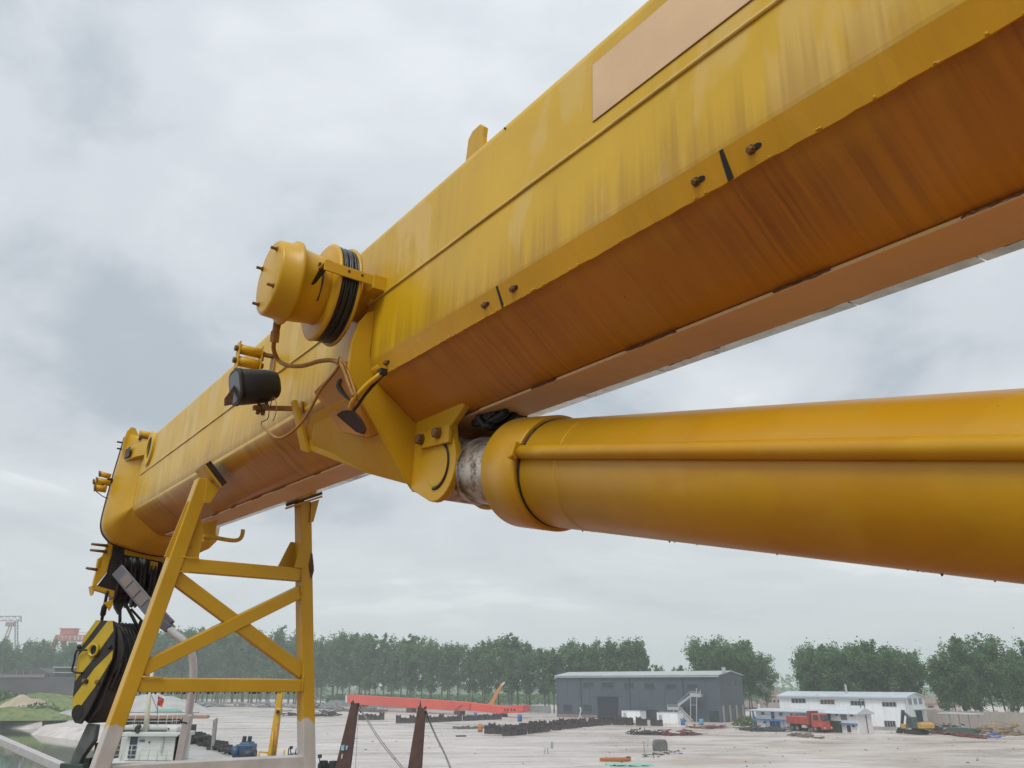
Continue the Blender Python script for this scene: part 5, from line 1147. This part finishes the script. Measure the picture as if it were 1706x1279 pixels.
# concrete lump, marker, orange boat-shaped sheet and teal net
p = GP(1099,1250); lp = MB(); lp.loft([[p+Vector((a*s_, b*s_*.8, z)) for a, b in ((-1.3,-1),(1.5,-1),(1.9,0),(1.2,1.1),(-1.0,1.1),(-1.6,0))] for s_, z in ((.55,0),(.56,.5),(.52,1.0),(.42,1.25))])
lo_ = solo('concrete_lump', lp, plain('lump_grey',(.14,.145,.145),.9,var=.4,scale=1.5,bmp=.6), p, 'dark grey concrete lump lying on the yard', 'concrete lump', bev=.08)
mk = thing('marker_stand', 'small white marker stand on the pale concrete', 'marker', GP(911,1256))
p = GP(911,1256); part('board', MB().box(p+Vector((.05,0,1.0)),(.85,.12,.75)), M_SHW, mk, .02); part('side_board', MB().box(p+Vector((.62,.1,.95)),(.36,.2,.7)), plain('marker_grey',(.36,.36,.33),.7), mk, .02)
for dx in (-.3,.15): part('leg', MB().bar(p+Vector((dx,0,0)),p+Vector((dx*.6,0,.65)),.14,.12,(0,1,0)), plain('marker_grey',(.36,.36,.33),.7), mk)
bt_ = thing('orange_plate', 'orange steel plate lying at the bottom of the picture', 'steel plate', GP(1025,1267)); p = GP(1025,1268)
part('plate', MB().prism([p+Vector((x,y,0.05)) for x,y in ((-1.7,-.25),(1.4,-.35),(1.75,.3),(1.5,.8),(-.4,.75),(-1.6,.1))], (0,0,.28)), plain('orange_steel',(.42,.13,.04),.6,var=.2,rust=.1), bt_, .03)
part('edge_lip', MB().prism([p+Vector((x,y,0.34)) for x,y in ((1.2,-.3),(1.75,.3),(1.5,.8),(1.3,.7))], (0,0,.08)), M_SCR, bt_)
nm_ = MB(); p = GP(1045,1275); g_ = 12
vs_ = [p+Vector((-2.6+5.2*i/g_, -1.3+2.6*j/g_+rnd.uniform(-.1,.1), .05+.10*math.sin(i*1.3)*math.cos(j*.9)+rnd.uniform(0,.05))) for j in range(g_+1) for i in range(g_+1) ]
nm_.add(vs_, [(j*(g_+1)+i, j*(g_+1)+i+1, (j+1)*(g_+1)+i+1, (j+1)*(g_+1)+i) for j in range(g_) for i in range(g_) if (i-6)**2/36+(j-6)**2/30 < 1+.2*math.sin(i*j)], True)
solo('teal_net', nm_, plain('net_teal',(.22,.50,.40),.8,var=.2), p, 'pale teal net spread beside the orange plate', 'net')
for (x,y,h_,l) in ((1074,1254,1.3,'thin upright stake left of the concrete lump'),(1040,1200,1.1,'short post by the cabin')):
    if x == 1074: solo('stake', MB().bar(GP(x,y),GP(x,y)+Vector((-.05,0,h_)),.1,.1,(0,1,0)), plain('stake_wood',(.30,.26,.20),.8), GP(x,y), l, 'stake')
solo('dark_plank', MB().box(GP(768,1227)+Vector((0,0,.1)),(1.6,.35,.18),.2), M_SCR, GP(768,1227), 'single dark plank on the pale concrete before the blocks', 'plank', bev=.02)
for i,(x,y,c_,l) in enumerate(((800,1219,'orange','orange barrel beside the small block cluster'),(792,1196,'blue','blue drum at the middle of the long block row'),(866,1207,'blue','blue drum on top of the big block field'),(691,1180,'blue','blue drum left of the right spud top'),(1138,1208,'blue','dark blue drum left of the stair foot'),(1169,1208,'cyan','bright blue drum at the stair foot'),(1064,1208,'orange','red machine before the left site cabin'))):
    cc = {'orange':(.50,.17,.06),'blue':(.05,.14,.38),'cyan':(.10,.32,.50)}[c_]; p = GP(x,y) if i not in (2,) else GP(x,1214)+Vector((0,0,1.2))
    d_ = thing('steel_drum', l, 'drum', p, 'drums around the yard'); part('shell', MB().lathe(p,(0,0,1),[(0,.42),(.35,.42),(.37,.45),(.40,.42),(.75,.42),(.77,.45),(.80,.42),(1.15,.42)],16), plain('drum_'+c_,cc,.5), d_); part('lid', MB().cyl(p+Vector((0,0,1.152)),p+Vector((0,0,1.17)),.40,seg=16), M_SCR, d_)
fx_ = thing('white_pump', 'small white pump stand by the warehouse corner', 'pump', GP(966,1200)); p = GP(966,1199)
part('arm', MB().tube([p+Vector((0,0,1.0)),p+Vector((.3,0,2.0)),p+Vector((.1,0,2.6))],.14,8,3), M_SHW, fx_)
for dx in (-.4,.5): part('leg', MB().bar(p+Vector((dx,0,0)),p+Vector((.1,0,1.1)),.2,.16,(0,1,0)), M_SHW, fx_)

mb = MB()
for k in range(110):                               # stones, clods and offcuts strewn over the yard
    p = GP(rnd.uniform(540,1720), 1206 + 72*rnd.random()**1.3); sz = rnd.uniform(.05,.15)
    mb.box(p + Vector((0,0,sz*.25)), (sz*rnd.uniform(.8,3.0), sz, sz*.6), rnd.uniform(0,3.1))
solo('yard_debris', mb, plain('debris', (.15,.125,.11), .9, var=.5, scale=.2), (0,120,0), 'small stones and offcuts strewn over the yard', 'debris', kind='stuff')

# ---- wall, shelter and far houses along the right
Fw = Facade(GP(1540,1213), GP(1760,1222)); fw = thing('boundary_wall', 'long beige boundary wall behind the junk at the right', 'wall', GP(1540,1213))
for k in range(14): part('wall_panel', Fw.bx(Fw.L*k/14+.03, Fw.L*(k+1)/14-.03, 2.0, 2.25, 0, 3.0+.03*(k%2)), plain('wall_beige',(.34,.30,.27),.85,var=.2,scale=.3,bmp=.3), fw)
for k in range(15): part('pier', Fw.bx(Fw.L*k/14-.16, Fw.L*k/14+.16, 1.9, 2.35, 0, 3.25), plain('wall_beige2',(.38,.33,.30),.85), fw)
sl = thing('open_shelter', 'open shelter with pale blue roof by the boundary wall', 'shelter', GP(1590,1219)); F = Facade(GP(1586,1219), GP(1636,1222))
part('roof', F.bx(-.4,F.L+.4,-2.2,.9,2.9,3.05), M_ROOFB, sl); part('tarp_bench', F.bx(.2,F.L-.2,-1.6,.4,0,.7), plain('tarp_green',(.04,.10,.085),.7), sl, .05)
for k in range(4): part('post', F.bx(F.L*k/3-.07,F.L*k/3+.07,-.07,.07,0,2.9), M_GALV, sl)
for (x0,x1,y0,y1,Y,l,c_) in ((1281,1301,1160,1192,250,'far pinkish house in the gap between the tree groups',(.36,.30,.27)),(1540,1600,1172,1200,230,'far pale house behind the boundary wall trees',(.48,.38,.33)),(1240,1262,1178,1204,240,'low grey shed right of the warehouse',(.34,.34,.34))):
    t = thing('far_house', l, 'house', Vector((YP((x0+x1)/2,y1,Y).x, Y, 0))); a, b = YP(x0,y1,Y), YP(x1,y0,Y)
    part('wall', MB().span((a.x,Y,0),(b.x,Y+8,b.z)), plain('house_'+str(x0),c_,.8,var=.12,scale=.3), t)
    part('roof', MB().prism([(a.x-.4,Y-.4,b.z),(a.x-.4,Y+4,b.z+1.6),(a.x-.4,Y+8.4,b.z)], (b.x-a.x+.8,0,0)), plain('house_roof',(.24,.17,.15),.8,var=.2), t)
    for k in range(3): part('window', MB().span((a.x+(b.x-a.x)*(.15+.28*k),Y-.05,b.z*.55),(a.x+(b.x-a.x)*(.30+.28*k),Y,b.z*.75)), M_GLS, t)
Ff = Facade(GP(560,1176.5), GP(930,1189)); fn = thing('yard_fence', 'low grey fence along the foot of the tree row', 'fence', GP(560,1176.5))
for k in range(40): part('fence_panel', Ff.bx(Ff.L*k/40+.05, Ff.L*(k+1)/40-.05, -3, -2.94, .2, 2.0), plain('fence_grey',(.20,.21,.21),.8,var=.3,scale=.2), fn)

# ---- white sand heap behind the white ship
def mound(name, label, cat, c, rx, ry, h, mat, seed, kind=None):
    n = 40; r_ = 14; vs_ = []; fs = []
    for j in range(r_+1):
        for i in range(n):
            a_ = 2*math.pi*i/n; q_ = j/r_; k_ = 1 + .18*mnoise.noise(Vector((math.cos(a_)*1.3, math.sin(a_)*1.3, seed)))
            x, y = rx*q_*k_*math.cos(a_), ry*q_*k_*math.sin(a_); z = h*max(0,(1-q_**1.6)) + h*.22*mnoise.noise(Vector((x*.35,y*.35,seed)))*(1-q_)
            vs_.append((c[0]+x, c[1]+y, c[2]+z-.02))
    for j in range(r_):
        for i in range(n): fs.append((j*n+i, j*n+(i+1)%n, (j+1)*n+(i+1)%n, (j+1)*n+i))
    mb = MB(); mb.add(vs_, fs, True); return solo(name, mb, mat, c, label, cat, kind=kind)
mound('sand_heap', 'wide pale sand heap behind the white ship', 'sand heap', GP(250,1184), 19, 8, 4.6, plain('sand_pale',(.42,.41,.40),.85,var=.2,scale=.4,bmp=.4), 3.1)
mound('sand_heap', 'grey gravel heap on the bank right of the green bush', 'gravel heap', GP(118,1198), 6, 4, 2.0, plain('gravel_grey',(.38,.38,.38),.85,var=.25,scale=.6,bmp=.5), 7.7)
nt_ = MB(); p = GP(292,1186); nt_.loft([[p+Vector((a_*s_,b_*s_-5,z)) for a_,b_ in ((-3.4,-1),(3,-1.3),(3.8,.5),(1,1.2),(-3,.9))] for s_,z in ((1,.0),(.95,.5),(.6,1.0))]); solo('green_net', nt_, plain('net_green',(.16,.40,.30),.8,var=.3), p, 'green net over the foot of the pale sand heap', 'net')

# ================================================================== FAR LEFT BANK
mound('grass_bank', 'grassy river bank below the dark barge at the left', 'bank', GP(-25,1186), 40, 22, 5.0, M_GRASS, 1.2, kind='structure')
mound('grass_bank', 'green hump of the river bank beside the hook block', 'bank', GP(70,1190), 19, 12, 5.2, M_GRASS, 5.2, kind='structure')
mound('grass_bank', 'low grassy foreshore left of the pale sand spit', 'bank', GP(22,1198), 20, 7, 2.6, M_GRASS, 6.1, kind='structure')
mound('earth_scar', 'bare sandy scar on the grassy bank', 'sand', GP(36,1192), 9, 6, 4.6, M_SANDB, 9.2)
mound('pale_field', 'strip of pale dry grass behind the green hump', 'grass', GP(60,1179), 30, 12, 5.0, plain('dry_grass',(.32,.31,.17),.9,var=.25,scale=.3,bmp=.4), 4.4)
def leafball(name, label, c, rx, ry, rz, n, mat, group=None, cat='bush', size=.5):
    mb = MB()
    for k in range(n):
        d = Vector((rnd.gauss(0,1),rnd.gauss(0,1),rnd.gauss(0,1))).normalized(); r_ = rnd.random()**.4
        p = V3(c) + Vector((d.x*rx*r_, d.y*ry*r_, abs(d.z)*rz*r_)); a_ = Vector((rnd.gauss(0,1),rnd.gauss(0,1),rnd.gauss(0,1))).normalized()*size*rnd.uniform(.5,1); b_ = a_.cross(Vector((rnd.gauss(0,1),rnd.gauss(0,1),rnd.gauss(0,1)))).normalized()*size*rnd.uniform(.4,.8)
        mb.add([p-a_,p-b_*.6,p+a_,p+b_*.6], [(0,1,2,3)])
    return solo(name, mb, mat, c, label, cat, group, recalc=False)
def leaf_mat(name, a, b_, c_):
    m, t, b = newmat(name)
    oi = nd(t, 'ShaderNodeObjectInfo'); c = mix(t, ramp(t, noise(t, .5, 3), .35, .65), a, b_); c = mix(t, mul(t, oi.outputs['Random'], .5), c, c_)
    t.links.new(c, b.inputs['Base Color']); b.inputs['Roughness'].default_value = .6
    tr_ = nd(t, 'ShaderNodeBsdfTranslucent'); t.links.new(c, tr_.inputs[0]); ms = nd(t, 'ShaderNodeMixShader'); ms.inputs[0].default_value = .3
    o_ = t.nodes['Material Output']; t.links.new(b.outputs[0], ms.inputs[1]); t.links.new(tr_.outputs[0], ms.inputs[2]); t.links.new(ms.outputs[0], o_.inputs[0]); return m
M_LEAF = leaf_mat('poplar_leaf', (.065,.150,.050), (.120,.225,.080), (.10,.19,.06)); M_BUSH = leaf_mat('bush_leaf', (.07,.13,.03), (.13,.20,.06), (.10,.16,.05))
leafball('bank_bush', 'rounded green bush on the bank left of the hook block', GP(98,1190)+Vector((0,0,1.2)), 6, 4, 3.2, 900, M_BUSH, size=.6)
leafball('bank_bush', 'dark green bush low at the waterline of the bank', GP(62,1197)+Vector((0,0,.3)), 7, 3, 3.0, 900, M_BUSH, size=.6)
leafball('bank_bush', 'low reeds at the waterline in the left corner', GP(8,1205,-1.4), 11, 3, 2.3, 1100, M_BUSH, size=.5)
leafball('bank_bush', 'reeds at the waterline just left of the pale sand spit', GP(48,1205,-1.4), 8, 3, 2.2, 900, M_BUSH, size=.5)
leafball('bank_bush', 'yellow-green scrub on the bank under the dark barge', GP(-12,1189)+Vector((0,0,2.5)), 10, 4, 3.4, 900, M_BUSH, size=.7)
leafball('yard_bush', 'bright green bush left of the prefab office', GP(1250,1209), 3.5, 2, 1.8, 500, M_BUSH, size=.4)
# dark barge beyond the bank
M_COAL = plain('barge_violet', (.085,.075,.085), .7, var=.3, scale=.12); Yb = 268.0
db = thing('coal_barge', 'dark violet-grey cargo barge lying beyond the grassy bank', 'barge', Vector((YP(60,1150,Yb).x, Yb, 3.0)))
part('hull', MB().span((YP(-60,1128,Yb).x,Yb,0),(YP(150,1128,Yb).x,Yb+12,YP(60,1128,Yb).z)), M_COAL, db, .2); part('gunwale', W_(-60,75,1123.5,1128.5,Yb-.3,15), plain('barge_pale',(.20,.18,.19),.7), db); part('cargo', MB().prism([YP(0,1128,Yb+2),YP(14,1116,Yb+2),YP(40,1112,Yb+2),YP(66,1113,Yb+2),YP(80,1120,Yb+2),YP(86,1128,Yb+2)], (0,9,0)), M_COAL, db)
part('wheelhouse', W_(88,150,1112,1127.5,Yb+1,8), M_COAL, db, .1); part('roof', W_(88,150,1110.5,1112.5,Yb,10), plain('barge_roof',(.36,.36,.38),.7), db); part('roof', W_(88,150,1119.5,1121,Yb,10), plain('barge_roof',(.36,.36,.38),.7), db)
for x in (27,38,50): part('window', W_(x,x+2.2,1117,1125,Yb+1.6,.3), plain('barge_roof',(.36,.36,.38),.7), db)

# ================================================================== FAR GANTRY CRANES
M_GRED = plain('gantry_red', (.48,.11,.08), .6, var=.15, scale=.05); M_GGRY = plain('gantry_grey', (.16,.13,.16), .7)
Yg = 480.0; rgc = thing('red_gantry', 'red gantry crane with white lettering above the trees at left', 'gantry crane', Vector((YP(110,1160,Yg).x, Yg, 0)))
part('girder', W_(94,162,1057.5,1068,Yg,6), M_GRED, rgc); part('trolley_house', W_(99,125,1047,1057,Yg+.5,5), M_GRED, rgc, .2); part('roof_edge', W_(98,126,1046,1047.5,Yg,6), plain('gantry_orange',(.6,.28,.2),.6), rgc)
for a_, b_ in (((97,1058),(78,1100)),((104,1064),(112,1100)),((78,1100),(70,1160)),((112,1100),(116,1160))): part('leg', MB().bar(YP(*a_,Yg+3),YP(*b_,Yg+3),2.2,2.2,(0,1,0)), M_GRED, rgc)
part('top_rail', W_(126,162,1053.5,1054.3,Yg+1,.3), M_GRED, rgc)
M_LET = plain('letter_white', (.75,.72,.70), .6)
for i, x in enumerate((97,103,109,116,124,130,136,142)):     # illegible white characters: strokes only
    g_ = MB()
    for k in range(rnd.randint(3,4)):
        if k % 2 == 0: wb(g_, x+rnd.uniform(-1.4,1.2), x+rnd.uniform(1.6,2.2), 1059.5+k*1.7, 1060.4+k*1.7, Yg-.3, .25)
        else: wb(g_, x+rnd.uniform(-1,1), x+rnd.uniform(1.2,1.8), 1059.5, 1066, Yg-.31, .25)
    part('white_character', g_, M_LET, rgc, kind='stuff')
Yl = 620.0; lg_ = thing('lattice_gantry', 'grey lattice gantry crane at the far left edge', 'gantry crane', Vector((YP(20,1160,Yl).x, Yl, 0)))
mb = MB(); 
for (a_, b_) in (((-60,1026.5),(35,1026.5)),((-60,1034),(35,1034)),((35,1026),(35,1036))): part('chord', MB().bar(YP(*a_,Yl),YP(*b_,Yl),.55,.55,(0,1,0)), M_GGRY, lg_)
for k in range(17): part('lattice_bar', MB().bar(YP(-60+k*5.6,1026.5 if k%2 else 1034,Yl),YP(-60+(k+1)*5.6,1034 if k%2 else 1026.5,Yl),.3,.3,(0,1,0)), M_GGRY, lg_)
for x in (25,29.5): part('leg', MB().bar(YP(x,1034,Yl),YP(x,1160,Yl),.6,.6,(0,1,0)), M_GGRY, lg_)
for k in range(8): part('leg_bar', MB().bar(YP(25 if k%2 else 29.5,1035+k*5,Yl),YP(29.5 if k%2 else 25,1040+k*5,Yl),.3,.3,(0,1,0)), M_GGRY, lg_)
for a_, b_ in (((18,1036),(3,1075)),((21,1038),(9,1075)),((3,1075),(-6,1160))): part('jib_bar', MB().bar(YP(*a_,Yl-2),YP(*b_,Yl-2),.8,.6,(0,1,0)), plain('gantry_pink',(.34,.14,.16),.7), lg_)
part('trolley', W_(8,23,1036,1043,Yl-3,3), plain('gantry_pink',(.34,.14,.16),.7), lg_)

# ================================================================== TREES
M_BARK = plain('bark', (.10,.085,.07), .9, var=.3, scale=1)
def tree_meshes(seed, H, wid, base, n, low=.30, slim=1.0):
    r_ = random.Random(seed); tm = MB(); cm = MB()
    lean = Vector((r_.uniform(-.05,.05), r_.uniform(-.05,.05), 1))
    tm.tube([lean*z for z in (0, H*.15, H*.35, H*.6, H*.86)], .2, 7, radii=[.20,.17,.14,.09,.03])
    ends = []
    for k in range(24):
        if r_.random() < .16: continue
        z = H*(low + (.95-low)*((k+r_.random())/24)); a_ = k*2.4 + r_.uniform(-.8,.8); q_ = (z/H-low)/(1-low)
        rad = wid*(math.sin(math.pi*min(1,(q_*.84+.16)))**.7)*r_.uniform(.45,1.2)*slim
        s_ = lean*(z*.88); e_2 = s_ + Vector((math.cos(a_)*rad, math.sin(a_)*rad, rad*r_.uniform(.9,1.8)))
        tm.tube([s_, s_.lerp(e_2,.5)+Vector((0,0,-.1)), e_2], .05, 4, radii=[.06,.04,.015])
        for j in range(4): ends.append((s_.lerp(e_2, (.4,.65,.85,1.05)[j]) + Vector((r_.gauss(0,.4),r_.gauss(0,.4),r_.gauss(0,.4))), r_.uniform(.45,1.1)*wid*.27))
    for k in range(6): ends.append((lean*H*(.84+.03*k) + Vector((r_.gauss(0,.3),r_.gauss(0,.3),0)), wid*r_.uniform(.12,.22)))
    for k in range(n):
        c, rr = r_.choice(ends); p = c + Vector((r_.gauss(0,1),r_.gauss(0,1),r_.gauss(0,1.25)))*rr*.55
        if p.z < base: continue
        s_ = r_.uniform(.13,.30); a_ = Vector((r_.gauss(0,1),r_.gauss(0,1),r_.gauss(0,.6))).normalized()*s_; b_ = a_.cross(Vector((r_.gauss(0,1),r_.gauss(0,1),r_.gauss(0,1)))).normalized()*s_*.8
        cm.add([p-a_,p-b_,p+a_,p+b_], [(0,1,2,3)])
    t_, c_ = tm.mesh(recalc=False), cm.mesh(recalc=False); t_.materials.append(M_BARK); c_.materials.append(M_LEAF); return t_, c_
TV = [tree_meshes(11,17,3.0,3.5,4600), tree_meshes(12,18,3.3,4,5000), tree_meshes(13,15.5,2.8,3.0,4000), tree_meshes(14,17.5,3.8,4.0,5200), tree_meshes(15,14,2.6,2.5,3200), tree_meshes(16,16.5,3.5,4.5,3600,.36), tree_meshes(17,17.2,2.6,3.5,3400,.26)]
BROAD = [tree_meshes(21,17,4.6,4.2,6800,.30), tree_meshes(22,16,4.2,4.0,6200,.34), tree_meshes(23,15,4.8,3.6,6200,.28), tree_meshes(24,17,3.8,4.6,5200,.36)]
def tree(mesh, loc, sc, rz, label, group, name='poplar_tree', wide=1.0):
    t = bpy.data.objects.new(name, None); col.objects.link(t); t.location = loc; t.rotation_euler.z = rz; t.scale = (sc*wide, sc*wide, sc); tag(t, label, 'tree', group)
    for n_, m_ in zip(('trunk','crown'), mesh):
        o = bpy.data.objects.new(n_, m_); col.objects.link(o); o.parent = t
def row(pts, n, hpx, label, group, meshes=TV, rows=2, gap=7.0, hj=.22, wide=1.0):
    """trees along a ground line; hpx = height of the crown tops in the picture"""
    for r_ in range(rows):
        for i in range(n):
            t_ = (i+.5+rnd.uniform(-.25,.25)+(.5 if r_ % 2 else 0))/n; t_ = min(max(t_,0),.999)*(len(pts)-1); k = int(t_)
            x = pts[k][0] + (pts[k+1][0]-pts[k][0])*(t_-k); y = pts[k][1] + (pts[k+1][1]-pts[k][1])*(t_-k); hp = hpx[k] + (hpx[k+1]-hpx[k])*(t_-k)
            p = GP(x, y); d = Vector((p.x,p.y,0)).normalized(); p = p + d*gap*r_ + Vector((rnd.uniform(-1,1),rnd.uniform(-1.5,1.5),0))
            top = YP(x, hp, p.y).z*(1.0 - .02*r_); m_ = rnd.choice(meshes); H = HC_.get(m_) or max(v.co.z for v in m_[1].vertices); HC_[m_] = H
            lb = ('%s tree from left, %s row of ' % (ORD[i], ('front','second','back')[r_])) + label
            tree(m_, p, top/H*rnd.uniform(1-hj,1+hj*.35), rnd.uniform(0,6.28), lb, group, wide=wide)
HC_ = {}
row([(-60,1169),(120,1169),(260,1171)], 20, [1064,1066,1052], 'poplars at far left behind the barge', 'far left poplar stand', rows=2)
row([(230,1171),(380,1172),(520,1174)], 17, [1047,1043,1048], 'poplars seen through the trestle', 'poplars behind the trestle', rows=3, wide=1.1)
row([(520,1175),(700,1180),(915,1187)], 20, [1054,1056,1060], 'poplars behind the red girder', 'poplars behind the red girder', rows=2, wide=1.1)
row([(915,1187),(1000,1189),(1075,1190)], 8, [1063,1060,1056], 'poplars over the grey warehouse roof', 'poplars behind the grey warehouse', rows=2, wide=1.05)
row([(1098,1191),(1135,1191)], 2, [1098,1094], 'low trees above the grey warehouse roof', 'low trees over the warehouse', meshes=TV[4:5], rows=1)
row([(1160,1194),(1210,1196),(1272,1198)], 5, [1064,1058,1070], 'broad trees right of the grey warehouse', 'broad trees right of the grey warehouse', meshes=BROAD, rows=2, gap=6)
row([(1338,1203),(1420,1206),(1545,1209)], 10, [1070,1060,1066], 'broad trees behind the white warehouse', 'broad trees behind the white warehouse', meshes=BROAD, rows=2, gap=6)
row([(1585,1210),(1640,1212),(1760,1216)], 6, [1070,1060,1050], 'broad trees behind the boundary wall', 'broad trees at the right edge', meshes=BROAD, rows=2, gap=6)
row([(1560,1210),(1700,1213)], 4, [1120,1110], 'slim young trees before the boundary wall', 'slim trees at the boundary wall', meshes=TV[4:5], rows=1)
# dense undergrowth and further trees fading behind the rows
mb = MB()
for k in range(9000):
    x = rnd.uniform(-140,1290); p = GP(x, 1166 if x < 520 else 1176); p = p*1.0 + Vector((0, rnd.uniform(14,40), 0)); p.z = rnd.uniform(.2, 5.5 if x < 520 else 3.2)
    a_ = Vector((rnd.gauss(0,1),rnd.gauss(0,1),rnd.gauss(0,.7))).normalized()*rnd.uniform(.5,1.1); b_ = a_.cross(Vector((rnd.gauss(0,1),rnd.gauss(0,1),rnd.gauss(0,1)))).normalized()*.7
    mb.add([p-a_,p-b_,p+a_,p+b_], [(0,1,2,3)])
solo('undergrowth', mb, M_LEAF, (0,300,0), 'dark undergrowth closing the gaps between the far trunks', 'undergrowth', kind='stuff', recalc=False)
mb = MB()
for k in range(12000):
    x = rnd.uniform(-2,2); Yq = rnd.uniform(620,700); p = Vector((x*Yq*.75, Yq, 0)); p.z = rnd.random()*(13+5*mnoise.noise(Vector((p.x*.03,2,0)))+3*mnoise.noise(Vector((p.x*.12,5,0))))
    a_ = Vector((rnd.gauss(0,1),rnd.gauss(0,1),rnd.gauss(0,.7))).normalized()*rnd.uniform(.9,2.0); b_ = a_.cross(Vector((rnd.gauss(0,1),rnd.gauss(0,1),rnd.gauss(0,1)))).normalized()*1.3
    mb.add([p-a_,p-b_,p+a_,p+b_], [(0,1,2,3)])
solo('distant_wood', mb, M_LEAF, (0,660,0), 'distant wood along the horizon', 'wood', kind='stuff', recalc=False)

# ================================================================== HAZE
hm_, t, b = newmat('haze_air'); t.nodes.remove(b)
pv = nd(t, 'ShaderNodeVolumePrincipled'); pv.inputs['Color'].default_value = (.86,.95,.97,1); pv.inputs['Density'].default_value = .00075; pv.inputs['Anisotropy'].default_value = .0
t.links.new(pv.outputs[0], t.nodes['Material Output'].inputs['Volume'])
solo('haze', MB().span((-1650,-320,-4.5),(1650,1400,46)), hm_, (0,0,0), kind='stuff')
